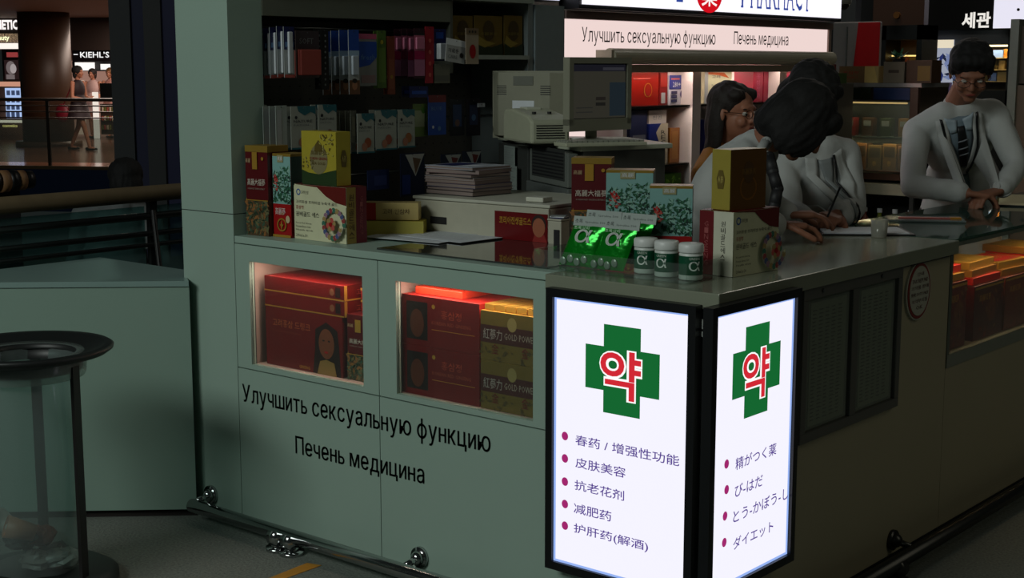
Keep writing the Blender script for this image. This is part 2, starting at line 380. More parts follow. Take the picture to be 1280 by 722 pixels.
# ------------------------------------------------------------------ chrome bumper rails
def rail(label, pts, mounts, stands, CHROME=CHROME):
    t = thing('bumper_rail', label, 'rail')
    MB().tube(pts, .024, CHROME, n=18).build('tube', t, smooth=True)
    d = (V(pts[1]) - V(pts[0])).normalized(); side = V((d.y, -d.x, 0))
    for k in mounts:
        c = V(k); MB().cyl(c, c + V((0, 0, 0)) + side * .0001, .001, CHROME)
        m = MB(); m.cyl(c, c + side * .012, .034, CHROME, n=20); m.ell(c + side * .014, (.024, .024, .024), CHROME, 16, 10); m.cyl(c + side * .01, V((c.x, c.y, .075)) + side * .07, .011, CHROME, n=10)
        m.build('wall_bracket', t, smooth=True)
    for k in stands:
        c = V(k); m = MB(); m.cyl((c.x, c.y, 0), (c.x, c.y, .012), .042, CHROME, n=20); m.cyl((c.x, c.y, .01), (c.x, c.y, .06), .014, CHROME, n=12)
        m.ell((c.x, c.y, .018), (.026, .026, .016), CHROME); m.cyl(c + V((0, 0, .045)) - d * .022, c + V((0, 0, .045)) + d * .022, .034, CHROME, n=18)
        m.build('floor_bracket', t, smooth=True)
    return t
rail('chrome bumper rail along the foot of the pale counter with the Cyrillic lettering', [(-2.13, -.085, .062), (.06, -.085, .062)],
     [(-2.12, 0, .085), (-1.07, 0, .085)], [(-1.66, -.085, 0), (-1.59, -.085, 0)])
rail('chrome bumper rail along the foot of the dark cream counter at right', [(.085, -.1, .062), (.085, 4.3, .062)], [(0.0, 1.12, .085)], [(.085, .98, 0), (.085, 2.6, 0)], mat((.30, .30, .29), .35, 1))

# ------------------------------------------------------------------ light boxes
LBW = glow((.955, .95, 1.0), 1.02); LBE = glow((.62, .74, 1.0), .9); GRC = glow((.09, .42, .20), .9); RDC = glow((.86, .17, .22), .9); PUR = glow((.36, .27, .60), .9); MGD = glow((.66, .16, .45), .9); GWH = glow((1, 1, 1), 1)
def light_box(label, o, u, n, W, z0, z1, cross, rows, bullets, D_=.03):
    # o: lower corner on the counter face, u: direction along it, n: outward
    t = thing('light_box', label, 'light box')
    o = V(o); u = V(u); n = V(n); up = V((0, 0, 1)); H = z1 - z0; fw = .024
    def slab(name, a0, a1, b0, b1, c0, c1, m):
        p = MB(); P = lambda a, b, c: o + u * a + up * (b - z0) + n * c
        pts = [P(a, b, c) for c in (c0, c1) for b in (b0, b1) for a in (a0, a1)]
        p.add(pts, [(0, 1, 3, 2), (4, 5, 7, 6), (0, 1, 5, 4), (2, 3, 7, 6), (0, 2, 6, 4), (1, 3, 7, 5)], m)
        return p.build(name, t)
    fm = mat((.04, .045, .06), .35)
    slab('frame_bar', 0, W, z1 - fw, z1, 0, D_, fm); slab('frame_bar', 0, W, z0, z0 + fw, 0, D_, fm)
    slab('frame_bar', 0, fw, z0 + fw, z1 - fw, 0, D_, fm); slab('frame_bar', W - fw, W, z0 + fw, z1 - fw, 0, D_, fm)
    slab('back_plate', fw, W - fw, z0 + fw, z1 - fw, 0, .005, fm)
    slab('diffuser', fw, W - fw, z0 + fw, z1 - fw, D_ - .02, D_ - .012, LBW)
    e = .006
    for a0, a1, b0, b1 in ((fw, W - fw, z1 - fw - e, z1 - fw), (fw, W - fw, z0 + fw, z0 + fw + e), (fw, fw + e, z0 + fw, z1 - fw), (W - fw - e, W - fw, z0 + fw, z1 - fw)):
        slab('edge_falloff', a0, a1, b0, b1, D_ - .012, D_ - .010, LBE)  # bluish dimming at the diffuser rim, put in as emissive strips
    base = D_ - .0105
    P = lambda a, z, k=0: o + u * a + up * (z - z0) + n * (base + .0004 * k)
    cx, cz, arm, thick = cross
    p = MB()
    h = arm / 2; q = thick / 2
    pts = [(-q, -h), (q, -h), (q, -q), (h, -q), (h, q), (q, q), (q, h), (-q, h), (-q, q), (-h, q), (-h, -q), (-q, -q)]
    p.add([P(cx + a, cz + b, 0) for a, b in pts], [tuple(range(12))], GRC); p.build('green_cross', t)
    p = MB(); gw = arm * .55; gh = arm * .55
    for bold, m, k in ((.060, GWH, 1), (.018, RDC, 2)):
        g = bold - .018
        p.text('약', m, P(cx - .004, cz - .012, k), u, up, gh + g * .18, gw + g * .18, bold=bold, center=True, fine=4)
    p.build('cross_lettering', t)
    for (a, z, w_, h_, s_) in rows: MB().text(s_, PUR, P(a, z, 1), u, up, h_, w_, bold=.008, fine=3).build('lettering', t)
    for a, z in bullets: MB().add([P(a, z, 1) + u * (.0115 * math.cos(x)) + up * (.0125 * math.sin(x)) for x in [i * math.pi / 10 for i in range(20)]], [tuple(range(20))], MGD).build('bullet_dot', t)
    return t
OX = -.517
def r1(px, py): q = onY(-.055, px, py); return q.x - OX, q.z
rows = []
for s_, (xa, ya), (xb, yb), h_ in (('春药 / 增强性功能', (718, 556), (848, 580), .030), ('皮肤美容', (718, 584), (781, 597), .030), ('抗老花剂', (717, 612), (779, 625), .030), ('减肥药', (716, 641), (763, 650), .030), ('护肝药(解酒)', (716, 667), (809, 690), .032)):
    a, z = r1(xa, ya); b, _ = r1(xb, yb); rows.append((a, z, b - a, h_, s_))
bul = [r1(705, y) for y in (545, 573, 602, 630, 657)]
cxa, cza = r1(776, 464)
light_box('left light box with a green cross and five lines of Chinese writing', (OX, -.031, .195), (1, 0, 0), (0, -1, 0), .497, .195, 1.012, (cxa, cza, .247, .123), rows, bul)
OY = -.106
def r2(px, py): q = onX(.055, px, py); return q.y - OY, q.z
rows = []
for s_, (xa, ya), (xb, yb), h_ in (('精がつく薬', (921, 586), (972, 568), .034), ('び-はだ', (920, 620), (955, 606), .034), ('とう-かぼう-し', (918, 652), (987, 625), .034), ('ダイエット', (918, 686), (968, 665), .034)):
    a, z = r2(xa, ya); b, _ = r2(xb, yb); rows.append((a + .0, z - .005, b - a, h_, s_))
bul = [r2(x, y) for x, y in ((910, 580), (910, 612), (908, 645), (907, 678))]
cxa, cza = r2(948, 462)
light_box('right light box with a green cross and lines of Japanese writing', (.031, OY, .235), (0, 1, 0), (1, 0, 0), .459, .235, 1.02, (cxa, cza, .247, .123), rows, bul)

# framed notices and oval sign on the east face
t = thing('notice_board', 'grey framed board holding two long printed lists, right of the light boxes', 'notice board')
FR = mat((.34, .34, .32), .4)
for a, b in (((0, .44, .965), (.02, 1.085, 1.0)), ((0, .44, .545), (.02, 1.085, .575)), ((0, .44, .575), (.02, .47, .965)), ((0, 1.055, .575), (.02, 1.085, .965)), ((0, .745, .575), (.02, .785, .965))): bx(a, b, FR).build('frame_bar', t, bevel=.002)
for i, (a, b) in enumerate(((.47, .745), (.785, 1.055))):
    bx((.001, a, .575), (.006, b, .965), mat((.50, .51, .47), .6)).build('backing', t)
    bx((.006, a + .035, .585), (.008, b - .02, .950), mat((.66, .66, .60), .7)).build('paper_list', t)
    p = MB(); lm = mat((.40, .40, .36), .7); rr = random.Random(i)
    for k in range(30):
        z = .925 - k * .0112
        for c in range(5):
            yy = a + .045 + c * (b - a - .08) / 5
            p.add([(.0085, yy, z), (.0085, yy + rr.uniform(.015, .035), z), (.0085, yy + .02, z + .004), (.0085, yy, z + .004)], [(0, 1, 2, 3)], lm)
    p.build('printed_lines', t)
    bx((.010, a + .01, .58), (.0125, b - .01, .96), clear((.9, .92, .9), .08, .95)).build('plastic_cover', t)
for yy in (.55, .93): MB().cyl((.0, yy, .985), (.024, yy, .985), .006, STEEL).build('screw', t)
oc = V((.004, 1.231, .902))
t = thing('oval_sign', 'small oval sign with a dark red rim and small print on the cream counter', 'sign', oc)
def disc(ry, rz, x0, x1, m, n=40):
    a = [2 * math.pi * i / n for i in range(n)]
    return MB().add([(x0, ry * math.cos(k), rz * math.sin(k)) for k in a] + [(x1, ry * math.cos(k), rz * math.sin(k)) for k in a],
                    [tuple(range(n))[::-1], tuple(range(n, 2 * n))] + [(i, (i + 1) % n, n + (i + 1) % n, n + i) for i in range(n)], m)
disc(.094, .097, -.004, .004, mat((.66, .66, .60), .4)).build('edge', t); disc(.085, .092, .004, .006, mat((.50, .14, .11), .4)).build('rim', t); disc(.075, .082, .006, .0075, mat((.68, .68, .62), .5)).build('sign_face', t)
for k, (s_, w_) in enumerate((('안내', .05), ('TAX REFUND', .12), ('의약품 판매', .13), ('免税 DUTY FREE', .13), ('의약부외품', .12), ('OK', .05))):
    MB().text(s_, mat((.30, .10, .09), .5), (.0082, 0, .056 - k * .022), (0, 1, 0), (0, 0, 1), .013, w_, center=True, fine=1).build('lettering', t)

# ================================================================== KIOSK BACK (west) FURNITURE
XW = -1.95
# hanging bay
hb = thing('pegboard_unit', 'dark pegboard shelf unit with a grey header beam, behind the left counter', 'shelf unit')
PEG = mat((.30, .305, .285), .6)
bx((-2.30, .152, .5), (-2.27, 1.60, 1.80), PEG).build('back_panel', hb)
p = MB()
for i in range(28):
    for j in range(20): p.add([(-2.2695, .2 + i * .05 + .004 * math.cos(k), .85 + j * .05 + .004 * math.sin(k)) for k in [0, 1.05, 2.1, 3.14, 4.2, 5.2]], [(0, 1, 2, 3, 4, 5)], BLACK)
pg = p.build('peg_holes', hb); pg['kind'] = 'stuff'
bx((-2.0, .152, 1.80), (XW, 1.115, 1.885), mat((.42, .44, .39), .5)).build('header_beam', hb)
bx((-2.30, .152, 1.888), (XW + .02, 1.62, 1.903), mat((.62, .66, .62), .4)).build('top_shelf', hb)
bx((-2.30, 1.115, 1.60), (XW, 1.13, 1.885), mat((.35, .36, .32), .5)).build('side_panel', hb)
bx((-2.30, 1.13, 1.655), (XW + .01, 1.60, 1.672), mat((.62, .66, .62), .4)).build('box_shelf', hb)
bx((-2.26, .16, .5), (-1.96, 1.60, .98), mat((.24, .25, .24), .5)).build('base_cabinet', hb)
bx((-2.30, 1.602, .0), (XW, 1.635, 1.90), mat((.50, .54, .54), .45)).build('side_panel', hb)
po = struct(bx((-2.30, 1.64, 0), (XW + .01, 1.838, 1.885), mat((.52, .57, .58), .4)).build('trim_1'))
for zz in (1.765, 1.42, 1.215):
    q = MB(); q.cyl((-2.05, .17, zz), (-2.05, 1.10 if zz > 1.5 else 1.55, zz), .006, STEEL, n=10).build('peg_rail', hb, smooth=True)

# lit bay unit with the pharmacy sign
u2 = thing('display_unit', 'white lit wall unit with Cyrillic header lettering under the pharmacy sign', 'shelf unit')
YA, YB = 1.842, 4.29
UW = mat((.85, .80, .78), .5, var=.02)
LITP = glow((1.0, .90, .88), .86)  # brightness set into the panels themselves; no lamp stands behind
bx((-1.97, YA + .012, 1.655), (XW, YB - .03, 1.832), LITP).build('glowing_header', u2)
bx((-1.97, YA + .012, 1.05), (XW, 2.02, 1.655), LITP).build('glowing_side', u2)
bx((-2.28, YA, 1.05), (-2.26, YB, 1.66), UW).build('back_panel', u2)
bx((-2.0, YA, .1), (XW, YA + .011, 1.86), mat((.50, .42, .40), .5)).build('frame_edge', u2)
bx((-2.0, YB - .03, .1), (XW + .01, YB, 1.86), mat((.60, .52, .48), .5)).build('frame_edge', u2)
bx((-2.0, YA, 1.833), (XW + .02, YB, 1.868), mat((.48, .40, .38), .5)).build('frame_edge', u2)
for ya in (2.30, 2.885, 3.74): bx((-2.26, ya, .9), (XW - .0, ya + (.03 if ya < 2.5 else .075), 1.63), UW).build('divider', u2)
for zz in (1.43, 1.145):
    for a, b in ((2.332, 2.883), (2.962, 3.738), (3.817, 4.255)): bx((-2.258, a, zz), (XW - .012, b, zz + .01), mat((.10, .10, .09), .2)).build('shelf', u2)
bx((-2.28, YA, .1), (XW - .02, YB, .9), mat((.45, .45, .42), .5)).build('base_cabinet', u2)
p = MB().box((-1.948, 2.08, 1.655), (-1.86, 4.20, 1.70), mat((.62, .59, .52), .45)).cyl((-1.885, 2.10, 1.672), (-1.885, 4.19, 1.672), .036, mat((.70, .68, .60), .35), n=20)
p.build('shutter_box', u2)
bx((-1.93, 2.04, 1.60), (-1.88, 4.22, 1.635), mat((.56, .50, .43), .5)).build('shutter_rail', u2)
for a, b in ((2.34, 2.88), (2.97, 3.73), (3.82, 4.25)):
    bx((-2.2, a, 1.622), (-2.18, b, 1.630), glow((1, .86, .80), 5)).build('lamp_tube', u2)
    strip((-2.19, (a + b) / 2, 1.618), .05, b - a - .04, 1.6, (1, .80, .72), u2)
    q_ = strip((-1.965, (a + b) / 2, 1.625), .03, b - a - .04, 1.3, (1, .82, .72), u2); q_.rotation_euler = (0, -.5, 0)  # added valance light without a tube, to brighten the box fronts
    q_ = strip((-1.975, (a + b) / 2, 1.426), .02, b - a - .04, .5, (1, .85, .75), u2); q_.rotation_euler = (0, -.5, 0)  # added under the upper shelf only to brighten the lower row
p = MB()
q0 = onX(XW, 727, 50); q1 = onX(XW, 894, 53)
p.text(RU1, INK, (XW + .0015, q0.y, q0.z - .025), (0, 1, 0), (0, 0, 1), .083, q1.y - q0.y, bold=.0)
p.build('lettering', u2); p = MB()
q0 = onX(XW, 917, 55); q1 = onX(XW, 985, 55)
p.text(RU2, INK, (XW + .0015, q0.y, q0.z - .014), (0, 1, 0), (0, 0, 1), .078, q1.y - q0.y)
p.build('lettering', u2)

# big sign
ps = thing('pharmacy_sign', 'large backlit white pharmacy sign with blue letters and a red disc', 'sign')
bx((-1.97, 1.838, 1.874), (-1.86, 4.24, 2.40), mat((.04, .04, .05), .4)).build('sign_case', ps)
bx((-1.86, 1.858, 1.892), (-1.852, 4.225, 2.39), glow((.97, .96, 1), 1.1)).build('sign_face', ps)
SB = glow((.20, .30, .66), .8); SR = glow((.86, .06, .12), .9)
p = MB(); q0 = onX(-1.85, 926, 6); q1 = onX(-1.85, 1014, 10)
L_ = q1.y - q0.y; cw = L_ / 8
for i, chh in enumerate('PHARMACY'):
    y_ = q0.y + i * cw; p.text(chh, SB, (-1.850, y_ + cw * .08, q0.z - .012), (0, 1, 0), (0, 0, 1), .17, cw * .80)
    for f_ in {'P': (.12,), 'H': (.12, .84), 'A': (.10, .86), 'R': (.12, .84), 'M': (.12, .84), 'C': (), 'Y': (.48,)}[chh]:
        p.add([(-1.8495, y_ + (f_ - .11) * cw, q0.z - .013), (-1.8495, y_ + (f_ + .15) * cw, q0.z - .013), (-1.8495, y_ + (f_ + .15) * cw, q0.z - .003), (-1.8495, y_ + (f_ - .11) * cw, q0.z - .003)], [(0, 1, 2, 3)], SB)
q0 = onX(-1.85, 762, -3)
p.text('약국', SB, (-1.850, q0.y, q0.z - .0), (0, 1, 0), (0, 0, 1), .2, .62, bold=.04)
p.build('lettering', ps)
c = onX(-1.85, 887, -7); p = MB(); p.add([(-1.8502, c.y + .115 * math.cos(a), c.z + .088 * math.sin(a)) for a in [i * math.pi / 20 for i in range(40)]], [tuple(range(40))], SR); p.build('red_disc', ps)
MB().text('薬', glow((1, .95, .95), 1), (-1.8495, c.y, c.z), (0, 1, 0), (0, 0, 1), .115, .14, center=True, bold=.012).build('disc_lettering', ps)
s2 = thing('small_lit_sign', 'small backlit white sign end at the top left of the pharmacy sign', 'sign')
bx((-2.05, 1.60, 1.905), (XW, 1.82, 2.3), mat((.05, .05, .06), .4)).build('sign_case', s2)
bx((XW, 1.61, 1.908), (XW + .006, 1.81, 2.29), glow((.93, .93, 1), .9)).build('sign_face', s2)
bx((XW + .007, 1.66, 1.925), (XW + .008, 1.76, 1.955), glow((.66, .68, .85), .8)).build('printed_panel', s2)

# ================================================================== GOODS ON THE LEFT COUNTER
Z0 = CZ + .0008
def maroon_faces(extra=()):      # tall gift box: maroon above, painted ginseng below
    f = [('r', 0, 0, 1, .40, mat((.33, .25, .15), .5)), ('leaf', .02, .02, .98, .38, 170, .012, [mat((.42, .40, .26), .5), mat((.14, .20, .12), .5), mat((.55, .36, .18), .5), mat((.22, .32, .24), .5)]),
         ('r', 0, .39, 1, .40, GOLDT), ('t', '高麗大福蔘', .10, .56, .80, .075, mat((.80, .76, .70), .5)), ('t', 'KOREAN RED GINSENG EXTRACT', .12, .515, .76, .018, mat((.6, .55, .5), .5)),
         ('r', .34, .74, .56, .93, GOLDT), ('d', .80, .86, .006, GOLDT), ('t', '高麗', .05, .81, .22, .05, mat((.7, .6, .45), .5))]
    return f
t = carton('tall maroon and gold ginseng box with painted plants, leftmost on the left counter', 'box', (.108, .10, .31), (-1.892, .105, Z0), math.radians(4), MAROON,
       {'S': maroon_faces(), 'E': [('r', 0, 0, 1, .40, mat((.30, .22, .14), .5))]}, name='ginseng_box', lid=(.93, GOLD))
def teal_faces():
    return [('r', 0, 0, 1, .97, mat((.50, .68, .66), .5)), ('r', 0, 0, 1, .40, RED), ('leaf', .45, .44, .97, .84, 190, .008, LEAFS), ('leaf', .03, .50, .5, .80, 120, .008, LEAFS), ('leaf', .03, .42, .97, .5, 60, .009, LEAFS), ('leaf', .08, .55, .3, .75, 22, .008, [RED, SALMON]),
            ('r', .30, .90, .62, .985, mat((.6, .58, .42), .5)), ('t', '高麗', .33, .92, .26, .05, PAPER), ('t', '高麗蔘', .14, .27, .56, .085, mat((.88, .80, .78), .5)), ('t', '六年根', .42, .27, .2, .03, mat((.8, .7, .5), .5)),
            ('d', .84, .22, .010, mat((.78, .70, .55), .5), 1.3), ('o', .5, .15, .018, .023, GOLDT), ('p', [(.5, .21), (.54, .16), (.60, .15), (.54, .13), (.5, .08), (.46, .13), (.40, .15), (.46, .16)], GOLDT), ('r', 0, 0, 1, .03, GOLDT)]
def teal_side(): return [('r', 0, .40, 1, .97, mat((.22, .33, .30), .5)), ('r', 0, .03, 1, .45, mat((.50, .05, .06), .4))]
carton('teal and red ginseng box with leaf painting, second from left on the left counter', 'box', (.088, .095, .285), (-1.788, .128, Z0), math.radians(2), RED,
       {'S': teal_faces(), 'E': teal_side()}, name='ginseng_box', lid=(.965, GOLD))
WREATH = [mat((.22, .44, .36), .5), mat((.58, .24, .24), .5), mat((.30, .34, .52), .5), mat((.58, .44, .52), .5), mat((.64, .54, .34), .5)]
CARTM = mat((.82, .82, .68), .45)
def wreath(cx, cy, W, H):
    it = [('o', cx, cy, .040, .052, mat((.74, .76, .66), .5))]
    for k in range(20):
        a = k * 2 * math.pi / 20; it.append(('d', cx + .046 * math.cos(a) / W, cy + .046 * math.sin(a) / H, .0090, WREATH[k % 5]))
        it.append(('d', cx + .046 * math.cos(a + .2) / W, cy + .046 * math.sin(a + .2) / H, .005, CARTM))
    for k in range(6):
        a = k * math.pi / 3 + .3; it.append(('d', cx + .014 * math.cos(a) / W, cy + .014 * math.sin(a) / H, .010, [WREATH[4], SALMON][k % 2]))
    it.append(('d', cx, cy, .008, RED)); return it
def cream_faces(W, H):
    ink = mat((.22, .20, .18), .5)
    return [('p', [(0, 1), (.45, .97), (.62, .82), (.80, .72), (1, .68), (1, 1)], mat((.40, .10, .08), .4)), ('p', [(0, .0), (0, .975), (.44, .945), (.61, .79), (.80, .69), (1, .65), (1, 0)], CARTM),
            ('o', .09, .86, .007, .011, mat((.2, .35, .6), .5)), ('t', '고려인삼', .14, .83, .15, .06, ink),
            ('t', '고려홍삼 프리미엄 농축액 골드', .04, .66, .80, .055, ink), ('t', '홍삼정', .04, .55, .15, .07, mat((.6, .1, .1), .5)), ('t', '원비골드 에스', .04, .42, .45, .09, ink),
            ('t', 'Korean Red Ginseng', .04, .28, .30, .035, ink), ('t', 'Premium Extract Gold', .04, .22, .28, .035, ink), ('t', 'Health drink', .04, .16, .33, .03, ink), ('t', '200ml x 30', .04, .05, .22, .05, ink)] + wreath(.80, .34, W, H)
def gold_faces():
    cr = mat((.62, .58, .42), .3, .4); dk = mat((.36, .30, .12), .4)
    return [('r', 0, 0, 1, 1, YEL), ('p', [(0, 0), (1, 0), (1, .30), (.78, .26), (.5, .20), (.2, .22), (0, .27)], mat((.16, .24, .12), .4)), ('d', .5, .48, .045, cr, 1.1), ('p', [(.38, .62), (.62, .62), (.60, .74), (.5, .84), (.40, .74)], dk),
            ('t', '高麗蔘茶', .28, .56, .44, .08, dk), ('t', 'KOREAN GINSENG', .25, .47, .5, .05, mat((.5, .12, .1), .4)), ('t', 'TEA GOLD', .3, .38, .4, .05, dk), ('leaf', .55, .55, .95, .95, 40, .007, [dk, mat((.78, .74, .4), .3, .4)]), ('leaf', .05, .3, .4, .5, 20, .006, [dk, cr])]
def gold_side():
    dk = mat((.40, .34, .14), .4)
    return [('p', [(.35, .35), (.65, .35), (.72, .52), (.6, .66), (.4, .66), (.28, .52)], dk), ('t', '人蔘', .36, .44, .28, .12, mat((.72, .66, .36), .4))]
W_, H_ = .262, .186
carton('cream carton with a flower wreath on its front, standing third on the left counter', 'box', (W_, .088, H_), (-1.598, .126, Z0), math.radians(-1.5), CARTM,
       {'S': cream_faces(W_, H_), 'E': [('r', 0, 0, .46, 1, mat((.62, .52, .24), .4)), ('r', .46, 0, 1, 1, mat((.42, .07, .14), .4)), ('vt', '원비골드에스', .10, .1, .26, .8, mat((.3, .2, .1), .5)), ('vt', 'GINSENG', .66, .15, .14, .7, mat((.6, .3, .3), .5))],
        'T': [('r', 0, 0, 1, 1, mat((.40, .08, .08), .4))]}, name='health_drink_carton')
carton('yellow-gold ginseng tea box standing on top of the cream carton at left', 'box', (.175, .062, .178), (-1.60, .115, Z0 + H_ + .0025), math.radians(-2), YEL,
       {'S': gold_faces(), 'E': gold_side()}, name='ginseng_tea_box')
carton('flat yellow-gold box right of the wreath carton, under a cream box', 'box', (.22, .09, .052), (-1.545, .375, Z0), math.radians(36), YEL, {'S': [('r', .0, .0, 1, 1, mat((.70, .66, .30), .4))]}, name='tea_box')
carton('small cream box with a red end lying on the flat yellow gold box', 'box', (.19, .07, .06), (-1.552, .378, Z0 + .054), math.radians(36), mat((.74, .66, .42), .4),
       {'S': [('r', .04, .0, .22, 1, RED), ('t', '고려 인삼차', .34, .35, .5, .3, mat((.35, .25, .15), .5))]}, name='tea_box')
# papers
for i, (a, b, r_) in enumerate(((-1.42, .36, .25), (-1.37, .33, .10), (-1.30, .40, -.05))):
    o = bx((-.15, -.10, 0), (.15, .10, .0012), PAPER).build('paper_sheet', None, (a, b, Z0 + .006 + i * .0016), r_)
    tag(o, ['lowest white paper sheet on the left counter beside the flat gold boxes', 'middle white paper sheet fanned out on the left counter', 'topmost white paper sheet, lying in front of the white drawer unit'][i], 'paper', 'loose papers on the left counter')
    p = MB(); 
    for k in range(7): p.add([(-.12, .07 - k * .02, .0014), (.11, .07 - k * .02, .0014), (.11, .073 - k * .02, .0014), (-.12, .073 - k * .02, .0014)], [(0, 1, 2, 3)], GREYP)
    p.build('printed_lines', o)

# white drawer unit with red picture front
t = thing('drawer_unit', 'cream-white cabinet box with a red advertising picture of a person on its front', 'cabinet', (-1.262, .70, CZ + .006), math.radians(2))
CW = mat((.70, .69, .62), .45)
bx((-.30, -.20, 0), (.30, .20, .112), CW).build('cabinet_body', t, bevel=.006)
bx((-.305, -.205, .113), (.30, .205, .124), mat((.74, .74, .68), .4)).build('top_board', t, bevel=.003)
bx((.0, -.212, .003), (.30, -.201, .112), CW).build('front_frame', t, bevel=.002)
bx((-.003, -.204, .0), (.001, -.2, .112), DARK).build('joint', t)
p = MB(); p.add([(.075, -.2135, .0), (.298, -.2135, .0), (.298, -.2135, .094), (.075, -.2135, .094)], [(0, 1, 2, 3)], mat((.40, .04, .06), .3))
p.text('코리아진생골드스', GOLDT, (.095, -.2142, .052), (1, 0, 0), (0, 0, 1), .026, .135, bold=.02, fine=1)
p.add([(.262 + .026 * math.cos(a), -.2144, .048 + .032 * math.sin(a)) for a in [i * .3927 for i in range(16)]], [tuple(range(16))], mat((.62, .36, .25), .5))
p.add([(.262 + .030 * math.cos(a), -.2140, .060 + .031 * math.sin(a)) for a in [i * .3927 for i in range(16)]], [tuple(range(16))], mat((.16, .08, .06), .5))
p.add([(.235, -.2139, .0), (.296, -.2139, .0), (.285, -.2139, .025), (.245, -.2139, .025)], [(0, 1, 2, 3)], mat((.55, .12, .1), .5))
p.build('picture', t)
bx((-.225, -.202, .03), (-.15, -.2, .055), DARK).build('label_plate', t)
o = bx((-.035, -.03, 0), (.035, .03, .016), mat((.80, .80, .74), .4)).build('soap_box', None, (-1.06, .58, CZ + .1315), .1, bevel=.003); tag(o, 'small flat white case on the right end of the white cabinet box', 'case')
# stack of magazines
cols = [DARK, mat((.42, .36, .35), .5), mat((.25, .26, .38), .5), mat((.48, .38, .34), .5), mat((.60, .58, .58), .5), mat((.18, .18, .22), .5), mat((.50, .40, .40), .5), mat((.66, .68, .72), .4)]
z = CZ + .1315
for i in range(8):
    h = [.016, .010, .014, .012, .010, .012, .014, .010][i]
    t = thing('magazine', ['black magazine at the bottom', 'brownish magazine second from the bottom', 'slate-blue magazine third from the bottom', 'tan magazine fourth from the bottom', 'pale grey magazine in the upper middle', 'near-black magazine third from the top', 'rose-brown magazine second from the top', 'glossy pale magazine on top'][i] + ' of the stack on the white cabinet box', 'magazine', (-1.455 + random.uniform(-.008, .008), .67, z), math.radians(random.uniform(-5, 7)), 'stacked magazines')
    bx((-.118, -.10, 0), (.118, .10, .0015), cols[i]).build('back_cover', t); bx((-.116, -.098, .0015), (.1165, .098, h - .0015), mat((.52, .46, .44), .7)).build('page_block', t); bx((-.118, -.10, h - .0015), (.118, .10, h), cols[i]).build('cover', t)
    if i == 7: p = MB(); printing(p, [('r', .08, .15, .5, .8, NAVY), ('r', .6, .1, .9, .5, mat((.8, .82, .86), .4)), ('t', 'HEALTH', .1, .84, .6, .12, DARK)], frame('T', .236, .2, h)); p.build('printed_panel', t)
    z += h + .0004
# block of cream boxes right of it
t = thing('small_stand', 'small cream stand with a dark opening, right of the white cabinet box', 'stand', (-.928, .522, Z0), 0)
bx((-.027, -.025, 0), (.027, .022, .080), CW).build('body', t, bevel=.003); bx((-.002, -.0268, .0), (.022, -.0252, .052), DARK).build('opening', t); bx((-.029, -.028, .0805), (.029, .024, .087), CW).build('top_board', t, bevel=.002)
for i in range(3):
    o = bx((-.026, -.018, 0), (.026, .018, .003), [NAVY, PAPER, GREYP][i]).build('leaflet', None, (-.928, .522, Z0 + .0876 + .0034 * i), .2 * i)
    tag(o, ['navy leaflet, lowest', 'white leaflet, middle', 'grey leaflet, topmost'][i] + ' on the small cream stand', 'leaflet', 'leaflets on the cream stand')

# ------------------------------------------------------------------ desk with computers
DZ = 1.325
t = thing('computer_desk', 'pale angled desk top carrying the monitors, on a grey equipment case', 'desk', (0, 0, 0))
n_, l_, r_ = V((-1.142, .912)), V((-1.93, 1.38)), V((-.98, 1.22))
pts = [(l_.x, l_.y), (n_.x, n_.y), (-1.02, 1.32), (-1.45, 1.62)]
MB().prism(pts, DZ, DZ + .018, mat((.72, .74, .66), .4)).build('desk_top', t, bevel=.003)
MB().prism([(l_.x + .02, l_.y + .01), (n_.x, n_.y + .02), (-1.04, 1.30), (-1.45, 1.59)], .55, DZ, mat((.28, .29, .27), .5)).build('support_case', t)
dx = (n_ - l_).normalized(); 
def desk_box(name, label, s0, s1, z0, z1, out_, m, vents=None):
    a = math.atan2(dx.y, dx.x); L = s1 - s0; c = l_ + dx * ((s0 + s1) / 2)
    t = thing(name, label, 'computer case', (c.x, c.y, z0), a)
    bx((-L / 2, -out_, 0), (L / 2, .0, z1 - z0), m).build('case', t, bevel=.004)
    if vents:
        for k in range(vents): bx((-L / 2 + .04, -out_ - .0025, .03 + k * .0125), (L / 2 - .04, -out_ - .0005, .035 + k * .0125), DARK).build('vent_slot', t)
        bx((-L / 2 + .03, -out_ - .0015, .022), (L / 2 - .03, -out_ - .0003, .035 + vents * .0125), mat((.2, .21, .2), .5)).build('vent_panel', t)
    return t
desk_box('computer_case', 'grey computer case with a slotted vent panel under the desk top', .50, .90, 1.195, 1.318, .04, mat((.40, .42, .40), .45), 8)
desk_box('computer_case', 'plain grey computer case below the vented one', .46, .90, 1.052, 1.192, .04, mat((.34, .36, .35), .45))
desk_box('computer_case', 'dark grey case behind the taped paper notices', .10, .45, 1.052, 1.318, .03, mat((.22, .23, .22), .45))
a = math.atan2(dx.y, dx.x)
for i, (px, py, w_, h_) in enumerate(((637, 198, .13, .10), (638, 226, .155, .125))):
    q = hit((l_.x, l_.y - .05 - i * .012, 0), (dx.y, -dx.x, 0), px, py)
    o = bx((-w_ / 2, -.0012, -h_ / 2), (w_ / 2, 0, h_ / 2), mat((.50, .54, .52), .7)).build('paper_note', None, q, a); tag(o, ['upper taped sheet of small print on the dark grey case', 'lower, wider taped sheet of small print on the dark grey case'][i], 'paper note', 'notes taped to the computer case')
    p = MB()
    for k in range(9): p.add([(-w_ * .44, -.0018, h_ * (.4 - k * .09)), (w_ * .4 - (k % 3) * .02, -.0018, h_ * (.4 - k * .09)), (w_ * .4 - (k % 3) * .02, -.0018, h_ * (.43 - k * .09)), (-w_ * .44, -.0018, h_ * (.43 - k * .09))], [(0, 1, 2, 3)], GREYP)
    p.build('printed_lines', o)
